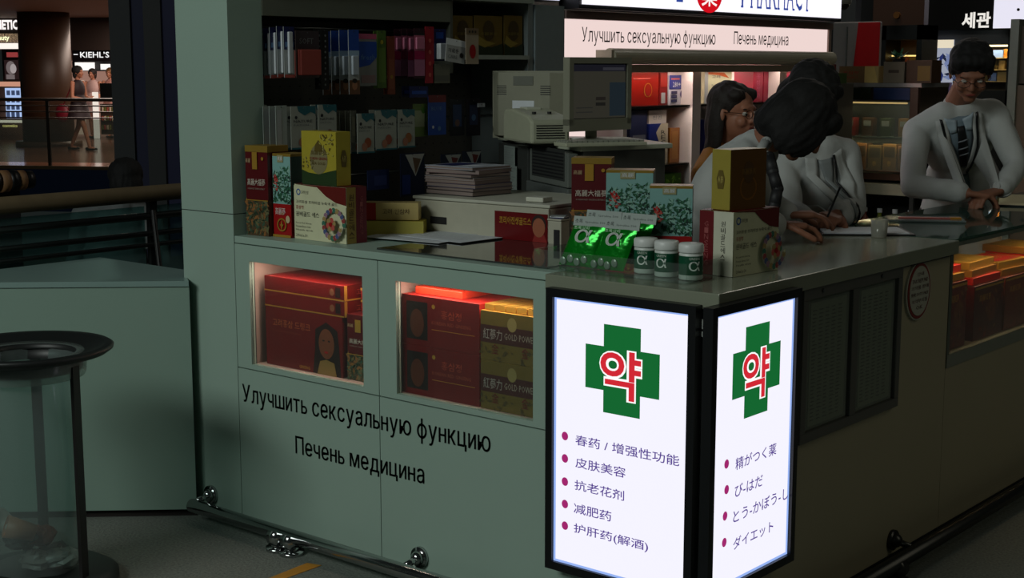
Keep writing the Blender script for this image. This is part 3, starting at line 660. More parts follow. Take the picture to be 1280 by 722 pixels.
def monitor(label, loc, rz, back=False):
    t = thing('monitor', label, 'monitor', loc, rz); W, H = .335, .265; B = mat((.54, .54, .47), .5)
    p = MB(); bw = .022
    for q in (((-W / 2, -.02, 0), (W / 2, .012, bw + .022)), ((-W / 2, -.02, H - bw), (W / 2, .012, H)), ((-W / 2, -.02, bw), (-W / 2 + bw, .012, H - bw)), ((W / 2 - bw, -.02, bw), (W / 2, .012, H - bw))): p.box(*q, B)
    p.build('bezel', t)
    p = MB().prism([(-W / 2 + .004, .012), (W / 2 - .004, .012), (W / 2 - .05, .05), (-W / 2 + .05, .05)], .01, H - .006, B); p.build('rear_housing', t, bevel=.003)
    scr = bx((-W / 2 + bw, -.012, bw + .02), (W / 2 - bw, -.006, H - bw), mat((.05, .055, .06), .12)).build('screen', t)
    if not back:
        p = MB(); fr = (V((-W / 2 + bw, -.0125, bw + .02)), V((1, 0, 0)), V((0, 0, 1)), V((0, -1, 0)), W - 2 * bw, H - 2 * bw - .02)
        printing(p, [('r', .02, .02, .98, .98, glow((.17, .165, .14))), ('r', .02, .86, .98, .98, glow((.085, .085, .11))), ('r', .68, .05, .98, .66, glow((.10, .13, .15))), ('r', .55, .88, .95, .93, glow((.17, .17, .19))),
                     ('r', .42, .24, .60, .30, glow((.09, .09, .08))), ('r', .42, .34, .60, .40, glow((.11, .10, .09))), ('r', .06, .12, .36, .14, glow((.13, .13, .12))), ('r', .06, .2, .36, .22, glow((.13, .13, .12)))], fr)
        p.build('screen_picture', t)
    for k in range(5):
        for s_ in (-1, 1): bx((s_ * .10 - .022, .0503, H - .06 - k * .008), (s_ * .10 + .022, .0508, H - .057 - k * .008), DARK).build('vent_slot', t)
    bx((-.045, .0495, H - .055), (.045, .053, H - .02), mat((.40, .41, .37), .5)).build('cable_hatch', t); bx((-.05, .0503, .10), (.05, .0515, .15), PAPER).build('rating_label', t)
    if back: return t
    MB().cyl((0, .03, -.045), (0, .03, .06), .022, B).build('neck', t, smooth=True)
    MB().lathe([(0, -.045), (.10, -.045), (.10, -.038), (.03, -.028), (0, -.028)], B, (0, .03, 0)).build('base', t, smooth=True)
    return t
monitor('grey-beige monitor with a dim screen facing the customer side', (-1.208, 1.10, DZ + .068), math.radians(84))
q = hit((-1.55, 1.08, 0), (0, 1, 0), 647, 180)
monitor('beige monitor seen from behind, standing left of the receipt printer', (-1.65, 1.25, DZ + .0185), math.radians(188), True)
t = thing('receipt_printer', 'beige rounded receipt printer on the desk between the two monitors', 'printer', (-1.475, 1.07, DZ + .0185), math.radians(-32))
BG = mat((.68, .69, .60), .45)
p = MB(); sec = [(-.17, 0), (.17, 0), (.17, .085), (.12, .105), (-.06, .125), (-.155, .12), (-.17, .09)]
p.add([(x, -.075, z) for x, z in sec] + [(x, .075, z) for x, z in sec], [tuple(range(7)), tuple(range(7, 14))[::-1]] + [(i, 7 + i, 7 + (i + 1) % 7, (i + 1) % 7) for i in range(7)], BG); p.build('housing', t, bevel=.010)
p = MB(); p.box((-.10, -.03, .119), (-.02, .03, .129), mat((.74, .75, .68), .4)); p.build('paper_cover', t, bevel=.003)
for k in range(6): bx((.1705, -.055, .02 + k * .009), (.1715, .055, .024 + k * .009), DARK).build('vent_slot', t)
MB().cyl((.10, -.04, .108), (.10, -.04, .116), .008, DARK).build('feed_button', t); MB().cyl((.10, .02, .108), (.10, .02, .116), .008, DARK).build('feed_button', t)
t = thing('keyboard', 'pale beige keyboard at the front edge of the desk below the dim monitor', 'keyboard', (-1.12, 1.02, DZ + .0185), math.radians(62))
bx((-.17, -.055, 0), (.15, .055, .014), BG).build('case', t, bevel=.003)
for r_i in range(5):
    for c_i in range(15): bx((-.163 + c_i * .0205, -.047 + r_i * .0195, .0142), (-.146 + c_i * .0205, -.031 + r_i * .0195, .021), mat((.56, .57, .52), .5)).build('key', t)
o = bx((-.05, -.02, 0), (.05, .02, .02), mat((.85, .86, .82), .4)).build('label_roll_box', None, (-1.27, 1.10, DZ + .019), .5, bevel=.003); tag(o, 'small white box on the desk between receipt printer and dim monitor', 'box')

# ------------------------------------------------------------------ boxes behind the corner
carton('maroon ginseng box with gold band standing left behind the green pouches', 'box', (.13, .09, .285), (-.865, .62, Z0), math.radians(30), MAROON, {'S': maroon_faces(), 'E': [('r', 0, 0, 1, .4, BROWN)]}, name='ginseng_box', lid=(.93, GOLD))
carton('teal and red ginseng box directly behind the green pouches, the taller-looking one', 'box', (.145, .09, .262), (-.628, .50, Z0), math.radians(31), RED, {'S': teal_faces(), 'E': teal_side()}, name='ginseng_box', lid=(.965, GOLD))
carton('teal and red ginseng box behind the white-capped bottles, beside the big cream carton', 'box', (.122, .075, .240), (-.345, .305, Z0), math.radians(32), RED, {'S': teal_faces(), 'E': teal_side()}, name='ginseng_box', lid=(.965, GOLD))
W_, H_ = .220, .180
carton('cream carton with a flower wreath at the counter corner, facing the right side', 'box', (W_, .115, H_), (-.150, .362, Z0), math.radians(86), CARTM,
       {'S': cream_faces(W_, H_), 'W': [('r', .42, 0, 1, 1, mat((.80, .80, .72), .4)), ('r', 0, 0, .42, 1, mat((.40, .06, .09), .4)), ('vt', '원비골드에스', .64, .25, .13, .62, mat((.15, .15, .12), .5)), ('vt', 'GINSENG', .15, .15, .12, .7, mat((.6, .3, .3), .5))],
        'T': [('r', 0, 0, 1, 1, mat((.40, .08, .08), .4))]}, name='health_drink_carton')
carton('brown and yellow ginseng tea box on top of the cream corner carton', 'box', (.15, .068, .168), (-.146, .345, Z0 + H_ + .0025), math.radians(80), mat((.66, .60, .26), .35, .2),
       {'S': [('r', 0, 0, 1, 1, mat((.42, .28, .11), .3, .2)), ('o', .5, .36, .030, .036, mat((.55, .36, .14), .3, .3)), ('d', .5, .62, .022, mat((.33, .22, .09), .4), 1.4), ('t', '高麗蔘茶', .3, .58, .4, .10, mat((.52, .38, .16), .4))], 'W': gold_side()}, name='ginseng_tea_box')
# acrylic tray
t = thing('acrylic_tray', 'clear low acrylic tray holding the pouches and bottles on the counter corner', 'tray', (-.375, .125, Z0), math.radians(1))
AC = clear((.96, .98, .97), .04, .975)
for a, b in (((-.27, -.08, 0), (.25, .08, .003)), ((-.27, -.08, .003), (.25, -.077, .055)), ((-.27, -.077, .003), (-.267, .08, .055)), ((.247, -.077, .003), (.25, .08, .055))): bx(a, b, AC).build('acrylic_sheet', t)
ZT = Z0 + .0036
def bottle(label, x, y, rz):
    t = thing('pill_bottle', label, 'bottle', (x, y, ZT), rz, 'white-capped bottles in the acrylic tray')
    MB().lathe([(0, 0), (.031, 0), (.033, .003), (.033, .070), (.030, .075), (.0, .075)], mat((.82, .84, .82), .35), n=28).build('bottle_body', t, smooth=True)
    MB().lathe([(.0335, .014), (.0335, .066)], mat((.04, .30, .20), .35), n=28).build('label_sleeve', t, smooth=True)
    MB().lathe([(0, .073), (.0335, .074), (.0345, .077), (.0345, .095), (.031, .099), (0, .100)], mat((.84, .85, .84), .4), n=28).build('cap', t, smooth=True)
    p = MB(); vs, fs, asp = text_geo('α', 0, 2)
    R_ = .0342
    def wrap(u0, z0, w_, h_, vs, fs, m): p.add([(R_ * math.sin(u0 + w_ * q.x), -R_ * math.cos(u0 + w_ * q.x), z0 + h_ * q.y) for q in vs], fs, m)
    wrap(-.5, .026, .95, .026, vs, fs, mat((.9, .92, .9), .4)); vs, fs, _ = text_geo('GREEN', .0, 1); wrap(-.5, .056, .9, .007, vs, fs, mat((.8, .85, .8), .4))
    p.build('lettering', t)
bottle('white-capped green-labelled bottle, left of the three, nearest the green pouches', -.325, .150, .3)
bottle('white-capped green-labelled bottle, middle of the three', -.243, .132, .15)
bottle('white-capped green-labelled bottle, right of the three, beside the cream carton', -.158, .125, .9)
GF = mat((.05, .58, .14), .22, .5, var=.35, scale=14, bump=1.0)
def pouch(label, x, y, rz, grp, zz=0):
    t = thing('foil_pouch', label, 'pouch', (x, y, ZT + zz), rz, grp)
    n = 14; w0, w1, H = .056, .060, .122; lean = -.20; rnd = random.Random(int(x * 999))
    for sgn, nm in ((-1, 'foil_front'), (1, 'foil_back')):
        vs = []; fs = []
        for j in range(n + 1):
            for i in range(n + 1):
                u = i / n * 2 - 1; v = j / n; b = (1 - u ** 4) * math.sin(math.pi * min(1, max(0, v))) ** .6 * .014
                wr = rnd.uniform(-.0014, .0014) if 0 < i < n and 0 < j < n else 0
                hw = w1 + (w0 - w1) * v
                vs.append((u * hw + .034 * v, sgn * (b + wr) + .012 + (v * H) * math.sin(.22), v * H * math.cos(.22) + .002))
        for j in range(n):
            for i in range(n):
                a = j * (n + 1) + i; q = (a, a + 1, a + n + 2, a + n + 1); fs.append(q if sgn < 0 else q[::-1])
        MB().add(vs, fs, GF).build(nm, t, smooth=True)
    up = V((0, math.sin(.22), math.cos(.22))); no = V((0, -math.cos(.22), math.sin(.22))); ba = V((0, .012, .002))
    p = MB(); c = ba + up * .068 + no * .0165 + V((.018, 0, 0))
    p.text('α', mat((.9, .92, .9), .35), c - V((.027, 0, 0)), (1, .0, .0), up + V((.25, 0, 0)), .040, .052, fine=3).text('α', mat((.9, .92, .9), .35), c - V((.0255, 0, 0)), (1, .0, .0), up + V((.25, 0, 0)), .040, .052, fine=3)
    p.text('초록알파', mat((.75, .88, .75), .4), c + up * .038 - V((.03, 0, 0)), (1, 0, 0), up, .010, .055, fine=1); p.build('lettering', t)
    p = MB(); 
    for k in range(4): q = ba + up * (.012 + .008 * (k % 2)) + V((-.04 + k * .024, 0, 0)) + no * .0105; p.ell(q, (.011, .003, .012), mat((.55, .62, .56), .3, .3), 10, 6)
    p.build('printed_tablets', t)
    p = MB(); b0 = ba + up * .118 + V((.034, 0, 0))
    hp = [b0 + V((-.060, 0, 0)) + no * .002, b0 + V((.062, 0, 0)) + no * .002, b0 + V((.062, 0, 0)) + up * .028 + no * .002, b0 + V((-.060, 0, 0)) + up * .028 + no * .002]
    p.add(hp + [q - no * .002 for q in hp], [(0, 1, 2, 3), (7, 6, 5, 4), (0, 4, 5, 1), (1, 5, 6, 2), (2, 6, 7, 3), (3, 7, 4, 0)], mat((.62, .66, .64), .6)); p.build('header_card', t)
    p = MB(); q = hp[0] + no * .0006 + up * .008 + V((.006, 0, 0))
    p.text('초록', mat((.2, .24, .22), .5), q, (1, 0, 0), up, .012, .026, fine=1); p.text('Spirulina 500', mat((.3, .34, .32), .5), q + V((.035, 0, 0)), (1, 0, 0), up, .007, .07, fine=1); p.build('card_print', t)
    return t
pouch('shiny green foil pouch with white header card, front left one at the counter corner', -.548, .105, math.radians(3), 'green foil pouches')
pouch('shiny green foil pouch with white header card, front right one touching the bottles', -.435, .100, math.radians(-1), 'green foil pouches')
pouch('green foil pouch behind the front left pouch, only its white card showing', -.556, .178, math.radians(3), 'green foil pouches', .012)
pouch('green foil pouch behind the front right pouch, its card showing toward the bottles', -.428, .172, math.radians(-1), 'green foil pouches', .012)

# ------------------------------------------------------------------ goods in the lit windows
def simple_box(label, dims, loc, rz, body, faces, grp, name='gift_box'): return carton(label, 'box', dims, loc, rz, body, faces, grp, name)
DR = mat((.40, .03, .03), .35); DR2 = mat((.52, .06, .05), .35)
ZB = .5985
face_it = [('r', 0, 0, 1, 1, DR), ('p', [(.62, 0), (.98, 0), (.96, .5), (.94, .76), (.80, .88), (.66, .74), (.65, .4)], mat((.14, .05, .04), .4)), ('d', .80, .52, .038, mat((.46, .24, .15), .4), 1.35), ('d', .765, .57, .006, mat((.14, .05, .04), .4), .5), ('d', .835, .57, .006, mat((.14, .05, .04), .4), .5), ('d', .80, .38, .010, RED, .4), ('p', [(.68, 0), (.93, 0), (.90, .22), (.80, .26), (.72, .22)], mat((.55, .42, .22), .4)), ('t', '고려홍삼 드링크', .10, .68, .5, .13, mat((.70, .36, .20), .4)), ('t', 'Korean Red Ginseng', .1, .58, .38, .05, mat((.5, .2, .12), .4)), ('t', 'GINSENG', .45, .04, .14, .05, GOLDT)]
simple_box('large red gift box with a portrait on its front, in the left lit window', (.385, .20, .205), (-1.665, .155, ZB), 0, DR, {'S': face_it, 'E': [('r', .03, .03, .97, .97, MAROON)]}, 'gift boxes in the left lit window')
for i in range(2):
    z = ZB + .2062 + i * .0535
    simple_box(['flat red gift box with gold edges, lower of two on the large portrait box', 'flat red gift box with gold edges, topmost in the left lit window'][i], (.40, .22, .052), (-1.662, .165, z), 0, DR,
               {'S': [('r', 0, .0, 1, .08, GOLDT), ('r', .9, .2, .96, .85, mat((.15, .05, .04), .4)), ('d', .86, .5, .012, mat((.5, .3, .2), .4))], 'E': [('r', 0, 0, .06, 1, GOLDT), ('r', 0, .0, 1, .1, GOLDT), ('t', '고려홍삼', .25, .3, .5, .4, mat((.75, .3, .2), .4))]}, 'gift boxes in the left lit window')
simple_box('tall maroon box with painted plants, at the right end of the left lit window', (.12, .12, .22), (-1.395, .12, ZB), 0, MAROON, {'S': maroon_faces()}, 'gift boxes in the left lit window')
for i in range(2): simple_box(['flat red box, lower of two lying on the tall maroon box', 'flat red box, upper of two lying on the tall maroon box'][i], (.115, .16, .038), (-1.392, .20, ZB + .2215 + i * .0395), 0, DR2, {'S': [('r', 0, .8, 1, 1, GOLDT), ('t', '六年根', .2, .2, .6, .5, GOLDT)]}, 'gift boxes in the left lit window')
for i in range(2):
    simple_box(['large dark red box with a dark picture square, lower one in the right lit window', 'large dark red box with a dark picture square, upper one in the right lit window'][i], (.325, .22, .158), (-1.018, .152, ZB + i * .1595), 0, mat((.60, .10, .08), .4),
               {'S': [('r', 0, 0, 1, 1, DR), ('r', .06, .12, .34, .88, mat((.10, .05, .04), .4)), ('d', .20, .45, .03, mat((.34, .16, .10), .4), 1.5), ('d', .42, .82, .007, GOLDT), ('t', '홍삼정', .52, .60, .26, .17, mat((.66, .26, .18), .4)), ('t', 'KOREAN RED GINSENG', .40, .47, .5, .07, mat((.62, .28, .2), .4)), ('r', .4, .36, .95, .37, GOLDT)]}, 'gift boxes in the right lit window')
for i in range(2):
    simple_box(['gold and maroon box with a crest, lower one in the right lit window', 'gold and maroon box with a crest, upper one in the right lit window'][i], (.225, .22, .150), (-.735, .150, ZB + i * .1515), 0, mat((.70, .55, .20), .35, .3),
               {'S': [('r', 0, 0, 1, 1, mat((.40, .32, .10), .4)), ('r', 0, .36, 1, .72, mat((.25, .06, .05), .4)), ('d', .55, .78, .018, mat((.55, .48, .28), .4), 1.2), ('t', '紅蔘力', .05, .43, .33, .22, mat((.62, .58, .55), .4)), ('t', 'GOLD POWER', .42, .47, .54, .13, mat((.62, .56, .5), .4)), ('t', '金', .2, .15, .12, .2, DR), ('t', '金', .72, .15, .12, .2, DR), ('leaf', .0, .0, 1, .3, 24, .01, [mat((.30, .24, .1), .4)])]}, 'gift boxes in the right lit window')
for i in range(5): simple_box(['leftmost', 'second', 'middle', 'fourth', 'rightmost'][i] + ' slim gold box in the row on top of the gold crest boxes', (.038, .20, .018), (-.822 + i * .042, .15, ZB + .3028), 0, GOLDT, {'T': [('r', .1, .0, .9, .9, GOLD)]}, 'slim gold boxes in the right lit window')
for i in range(2): simple_box(['flat orange-red box lying on the large dark red boxes', 'flat red box lying behind the orange-red one'][i], ((.20, .12)[i], .14, .022), ((-1.05, -.93)[i], (.14, .28)[i], ZB + .3185 + (0, 0)[i] + i * .0), 0, mat((.75, .22, .12), .4) if i == 0 else DR, {}, 'flat boxes in the right lit window')
# right glass counter
rr = random.Random(3); z0 = .6415
for i in range(8):
    y = 1.66 + i * .29
    c = [DR, MAROON, mat((.45, .16, .10), .4), DR][i % 4]
    carton(['narrow maroon gift box nearest the left post inside the glass counter', 'wide red gift box beside the black and maroon one inside the glass counter', 'brownish red gift box third along inside the glass counter', 'dark red gift box fourth along inside the glass counter', 'red gift box fifth along inside the glass counter', 'maroon gift box sixth along inside the glass counter', 'brownish gift box seventh along inside the glass counter', 'dark red gift box farthest along inside the glass counter'][i], 'box',
           (.16 if i == 0 else .27, .20, .20 if i else .235), (-.14, y, z0), math.radians(90), c,
           {'S': [('r', 0, 0, 1, 1, c), ('d', .6, .5, .04, mat((.45, .2, .12), .4), 1.2), ('leaf', .05, .05, .95, .9, 30, .018, [mat((.5, .12, .08), .4), mat((.3, .05, .04), .4), mat((.5, .3, .16), .4)]), ('r', 0, .93, 1, .97, GOLDT), ('t', '高麗紅蔘', .15, .7, .4, .12, GOLDT)]}, 'gift boxes in the glass counter', 'gift_box')
    for k in range(3 if i % 2 else 2):
        m_ = [GOLDT, mat((.75, .10, .06), .4), mat((.7, .5, .2), .3, .4)][(i + k) % 3]
        carton(['gold', 'bright red', 'pale gold'][(i + k) % 3] + ' flat box, ' + ['lowest', 'second', 'third'][k] + ' layer of the ' + ['nearest', 'second', 'third', 'fourth', 'fifth', 'sixth', 'seventh', 'farthest'][i] + ' pile in the glass counter', 'box',
               (.15 if i == 0 else .24, .18, .026), (-.14 - .012 * k, y, z0 + (.2015 if i else .2365) + k * .027), math.radians(90 + rr.uniform(-5, 5)), m_, {'T': [('r', .1, .1, .9, .9, [YEL, RED, GOLD][k]), ('t', '紅蔘', .3, .3, .4, .4, GOLDT)]}, 'flat boxes in the glass counter', 'flat_box')
# things lying on the right counter top
t = thing('clipboard', 'dark clipboard with papers on the right counter, under the writing hand', 'clipboard', (-.33, 1.50, Z0), math.radians(38))
bx((-.16, -.11, 0), (.16, .11, .005), mat((.10, .10, .11), .35)).build('board', t, bevel=.002); bx((-.15, -.10, .005), (.14, .09, .009), PAPER).build('paper', t); bx((-.155, -.03, .009), (-.135, .03, .016), CHROME).build('clip', t)
t = thing('paper_tray', 'thin clear tray with an orange tip before the male pharmacist', 'tray', (-.33, 2.02, Z0 + .002), math.radians(30))
bx((-.14, -.08, 0), (.14, .08, .006), clear((.75, .8, .8), .1, .6)).build('plastic_sheet', t); bx((-.10, -.02, .006), (.10, .01, .010), SALMON).build('pink_strip', t); bx((.09, -.025, .006), (.13, .012, .012), mat((.8, .55, .12), .4)).build('orange_tip', t)
t = thing('memo_pad', 'cream memo pad on the glass counter by the male pharmacist’s hands', 'memo pad', (-.30, 2.86, CZ + .0025), math.radians(20))
bx((-.07, -.09, 0), (.07, .09, .004), DARK).build('cover', t); p = MB(); p.add([(-.07, -.09, .005), (.07, -.09, .005), (.07, .0, .006), (-.07, .0, .006), (.07, .09, .035), (-.07, .09, .035)], [(0, 1, 2, 3), (3, 2, 4, 5)], mat((.80, .78, .60), .7)); p.build('page', t)
t = thing('pen_holder', 'small clear cup on the counter edge left of the glass counter', 'cup', (-.22, 1.40, Z0)); MB().lathe([(.026, .0), (.03, .06), (.028, .06), (.024, .003), (0, .003)], clear((.8, .8, .75), .05, .6), n=20).build('cup_wall', t, smooth=True)
MB().lathe([(0, .0), (.024, .0), (.024, .025), (0, .025)], mat((.6, .52, .4), .5), n=20).build('contents', t)

# ================================================================== HANGING GOODS
R90 = math.radians(90)
def hang(label, grp, px0, px1, py0, py1, xf, n, dx, card, prints, blister=None, tilt=0, name='blister_pack'):
    a = onX(xf, px0, py0); b = onX(xf, px1, py0); c = onX(xf, px0, py1)
    w_ = abs(b.y - a.y); h_ = a.z - c.z
    t = thing(name, label, 'package', (xf, (a.y + b.y) / 2, c.z), R90, grp); t.rotation_euler = (0, tilt, R90)
    bx((-w_ / 2, -.001, 0), (w_ / 2, .001, h_), card).build('backing_card', t)
    p = MB(); printing(p, prints, frame('S', w_, .002, h_)); 
    if p.v: p.build('printed_panel', t)
    if blister:
        u0, v0, u1, v1, m, th = blister
        bx(((u0 - .5) * w_, -th, v0 * h_), ((u1 - .5) * w_, -.0022, v1 * h_), m).build('blister', t, bevel=.003)
    p = MB().cyl((0, -.003, h_ - .006), (0, .012, h_ - .006), .002, STEEL, n=8)
    p.build('hang_pin', t)
    if n > 1: t['label'] = 'frontmost ' + label
    for k in range(1, n):
        c_ = copy_tree(t); c_['label'] = ['', 'second ', 'third ', 'fourth ', 'fifth '][k] + label; c_.location = (xf - dx * k, t.location.y + random.uniform(-.003, .003), t.location.z + random.uniform(-.004, .002))
    return t
CARDW = mat((.66, .68, .68), .4); LB = mat((.35, .50, .68), .4); FILM = clear((.9, .92, .95), .1, .45)
G1 = 'packs on the upper peg rail'; G2 = 'packs on the middle peg rail'; G3 = 'packs on the lower peg rail'
hang('white toothbrush pack with a navy top, far left of the upper rail', 'white toothbrush packs', 354, 367, 33, 97, -1.86, 5, .037, CARDW, [('r', 0, .55, 1, 1, NAVY), ('r', .1, .60, .9, .7, LB), ('r', .35, .05, .65, .55, mat((.45, .62, .62), .4)), ('r', .0, .0, 1, .06, SALMON)], (.3, .08, .7, .9, mat((.78, .80, .82), .3), .012))
hang('dark-topped pack with a salmon-pink sponge on the upper rail', 'salmon sponge packs', 369, 398, 38, 97, -1.87, 2, .03, mat((.34, .28, .27), .4), [('r', 0, .62, 1, 1, mat((.22, .18, .20), .4)), ('t', 'SOFT', .15, .72, .6, .12, GREYP)], (.06, .05, .94, .60, mat((.62, .26, .22), .5), .02))
hang('narrow black card of small white dots on the upper rail', 'narrow black cards', 400, 410, 36, 112, -1.88, 2, .03, BLACK, [('d', .5, .08 + .09 * k, .004, GREYP) for k in range(10)])
hang('tall blue pack with a smiling face photo at its foot on the upper rail', 'blue face-photo packs', 435, 448, 37, 118, -1.84, 4, .046, CARDW, [('r', 0, .62, 1, 1, BLUE), ('r', 0, .60, 1, .68, mat((.62, .72, .82), .3)), ('d', .5, .55, .007, NAVY), ('r', 0, 0, 1, .22, mat((.40, .26, .16), .5)), ('d', .5, .14, .013, mat((.62, .42, .30), .5), 1.3), ('d', .5, .21, .012, mat((.12, .08, .06), .5), .7)], (.2, .3, .8, .6, mat((.7, .74, .78), .3), .012))
hang('wide pack with a blue wave over pale grey on the upper rail', 'blue wave packs', 448, 470, 42, 107, -1.85, 2, .03, mat((.52, .53, .52), .4), [('p', [(0, .35), (.6, .40), (1, .55), (1, .85), (0, .85)], BLUE), ('r', 0, .9, 1, 1, PINK), ('t', 'fresh', .1, .5, .8, .1, LB), ('r', .1, .05, .9, .2, mat((.55, .45, .45), .4))])
hang('slim olive-green pack on the upper rail', 'slim green packs', 471, 482, 38, 110, -1.86, 2, .02, mat((.30, .42, .16), .4), [('r', .1, .1, .9, .7, mat((.38, .50, .20), .4)), ('d', .5, .8, .008, YEL)])
hang('slim rust-brown pack beside the olive-green one', 'slim rust packs', 484, 493, 45, 118, -1.86, 2, .02, mat((.45, .20, .12), .4), [('r', .1, .1, .9, .6, mat((.5, .27, .18), .4)), ('d', .5, .3, .007, GOLD)])
hang('two-tier magenta and pale pink pack on the upper rail', 'pink two-tier packs', 517, 530, 35, 98, -1.84, 4, .034, mat((.20, .06, .12), .4), [('r', .0, .55, 1, .86, mat((.72, .40, .50), .4)), ('r', 0, .05, 1, .38, mat((.68, .42, .55), .4)), ('r', 0, .86, 1, .90, DARK), ('r', 0, .38, 1, .55, MAG)], (.1, .58, .9, .82, mat((.76, .45, .56), .3), .01))
hang('narrow crimson strip pack with round dots, right of the pink two-tier packs', None, 531, 542, 33, 104, -1.84, 1, .03, mat((.62, .12, .18), .35), [('d', .5, .15 + .2 * k, .008, SALMON) for k in range(4)])
hang('small navy card with a stubby white tube at the right of the upper rail', None, 541, 557, 36, 76, -1.85, 1, .03, NAVY, [('r', .2, .7, .8, .9, BLUE)], (.22, .05, .9, .55, mat((.86, .88, .9), .3), .025))
hang('tilted white carded pack with a shiny white top, right end of the upper rail', None, 556, 580, 49, 78, -1.80, 1, .03, mat((.72, .73, .73), .3), [('r', 0, .72, 1, 1, mat((.92, .94, .96), .2)), ('t', '의료용', .1, .4, .55, .2, DARK), ('t', 'CARE', .1, .15, .5, .16, GREYP), ('d', .8, .35, .010, DARK)], None, .12)
hang('white card with a round red picture, rightmost on the upper rail', None, 582, 598, 35, 80, -1.78, 1, .03, mat((.66, .60, .52), .4), [('r', 0, .82, 1, 1, mat((.5, .42, .32), .4)), ('d', .28, .90, .005, DARK), ('d', .5, .90, .005, DARK), ('d', .72, .90, .005, DARK), ('d', .5, .35, .018, RED, 1.5)])
hang('pale grey carded pack hanging low under the stubby white tube', None, 541, 562, 80, 104, -1.84, 1, .03, mat((.42, .42, .37), .4), [('r', .1, .1, .9, .4, mat((.36, .36, .33), .4))])
hang('flat navy pack lying along the second rail at right', 'navy strips', 512, 535, 108, 122, -1.86, 2, .04, NAVY, [('r', .1, .3, .9, .6, BLUE)])
PHOTO = mat((.58, .30, .22), .5); TL = mat((.12, .38, .42), .4)
hang('plain white pouch at the left end of the middle rail', 'plain white pouches', 344, 358, 132, 190, -1.87, 4, .035, mat((.62, .66, .64), .5), [('r', .1, .1, .5, .9, CARDW)])
def hpack(px0, px1, py0, py1, label, n=2, ph=PHOTO, grp=None):
    hang(label, grp, px0, px1, py0, py1, -1.87, n, .035, mat((.64, .66, .62), .45), [('p', [(.25, 1), (1, 1), (1, .80), (.8, .86), (.55, .78), (.3, .88)], TL), ('d', .2, .74, .006, INK), ('t', 'NATURE', .1, .62, .75, .06, INK), ('t', 'PATCH', .1, .54, .6, .045, GREYP), ('d', .6, .26, .017, ph, 1.1), ('d', .4, .16, .014, mat((.66, .44, .34), .5), 1.1), ('r', 0, 0, 1, .04, TL)])
hpack(363, 394, 133, 187, 'white pouch with teal hand and berry-red picture, widest on the middle rail', 2, mat((.5, .16, .14), .5), 'wide teal-topped pouches')
hpack(397, 420, 131, 182, 'white teal-topped pouch right of the widest one on the middle rail', 2, mat((.42, .12, .1), .5), 'second teal-topped pouches')
hang('thin greyish brown pack in the gap between the teal-topped pouches', 'thin greyish packs', 438, 445, 138, 178, -1.88, 4, .03, mat((.32, .33, .28), .5), [('r', .2, .2, .8, .8, mat((.40, .40, .33), .5))])
hpack(446, 467, 142, 192, 'white pouch with orange picture above the gold tea box', 2, mat((.6, .3, .16), .5), 'orange-picture pouches')
hpack(469, 495, 138, 188, 'white pouch with peach picture in the middle of the middle rail', 2, PHOTO, 'peach-picture pouches')
hpack(497, 518, 137, 185, 'white pouch with tan picture next to the green-edged pack', 2, mat((.62, .38, .2), .5), 'tan-picture pouches')
hang('pale green-edged pack on the middle rail', None, 516, 534, 130, 171, -1.90, 1, .03, mat((.42, .52, .26), .4), [('r', .1, .3, .8, .8, mat((.60, .64, .50), .4)), ('d', .7, .8, .012, mat((.3, .5, .2), .4))])
hang('bright blue pack with a red top and two white dots on the middle rail', None, 535, 557, 119, 169, -1.88, 1, .03, BLUE, [('r', 0, .82, 1, 1, mat((.45, .10, .12), .4)), ('d', .25, .2, .006, PAPER), ('d', .6, .16, .009, LB), ('t', 'BLUE', .15, .62, .6, .09, LB)])
hang('dark navy pack with a bluish hand picture, second from right on the middle rail', None, 562, 580, 124, 170, -1.90, 1, .03, mat((.07, .08, .13), .4), [('r', .2, .25, .8, .85, mat((.16, .24, .40), .4)), ('d', .5, .35, .014, mat((.42, .32, .30), .5))])
hang('dark navy pack with a pale blue picture, rightmost on the middle rail', None, 583, 600, 124, 170, -1.90, 1, .03, mat((.07, .08, .13), .4), [('r', .2, .3, .8, .85, mat((.18, .24, .38), .4)), ('d', .5, .5, .013, LB)])
hang('tiny white price tag near the back of the beige monitor', None, 597, 606, 129, 134, -1.88, 1, .03, PAPER, [], name='price_tag')
for i, (a, b, y0_, y1_, lab) in enumerate(((500, 530, 192, 246, 'tall navy pouch with a white pointed top, left on the lowest rail'), (551, 576, 193, 232, 'navy pouch with white and red pointed top, middle of the lowest rail'), (578, 601, 189, 228, 'navy pouch with white and red pointed top, right on the lowest rail'))):
    hang(lab, G3, a, b, y0_, y1_, -1.84, 1, .03, mat((.05, .08, .20), .4), [('p', [(.2, .97), (1, .97), (.62, .45)], mat((.70, .70, .68), .4)), ('p', [(.5, .9), (.85, .85), (.62, .5)], mat((.45, .14, .12) if i else (.42, .32, .24), .4)), ('r', .05, .05, .4, .5, mat((.07, .16, .42), .4))])
hang('bluish purple pack low behind the gold tea box', None, 459, 486, 213, 238, -1.90, 1, .03, mat((.12, .18, .36), .4), [('r', .3, .2, .9, .7, mat((.20, .25, .45), .4))])
t = thing('bead_tray', 'tray of sparkling gold wrapped sweets behind the cream wreath carton', 'tray', (-1.62, .43, Z0)); bx((-.09, -.05, 0), (.06, .05, .05), mat((.16, .08, .05), .5)).build('tray_body', t)
p = MB(); 
for k in range(46): p.ell((random.uniform(-.085, .055), random.uniform(-.045, .045), .055 + random.uniform(0, .03)), (.008, .008, .006), mat((.85, .50, .20), .18, .9), 6, 4)
q = p.build('wrapped_sweets', t); q['kind'] = 'stuff'

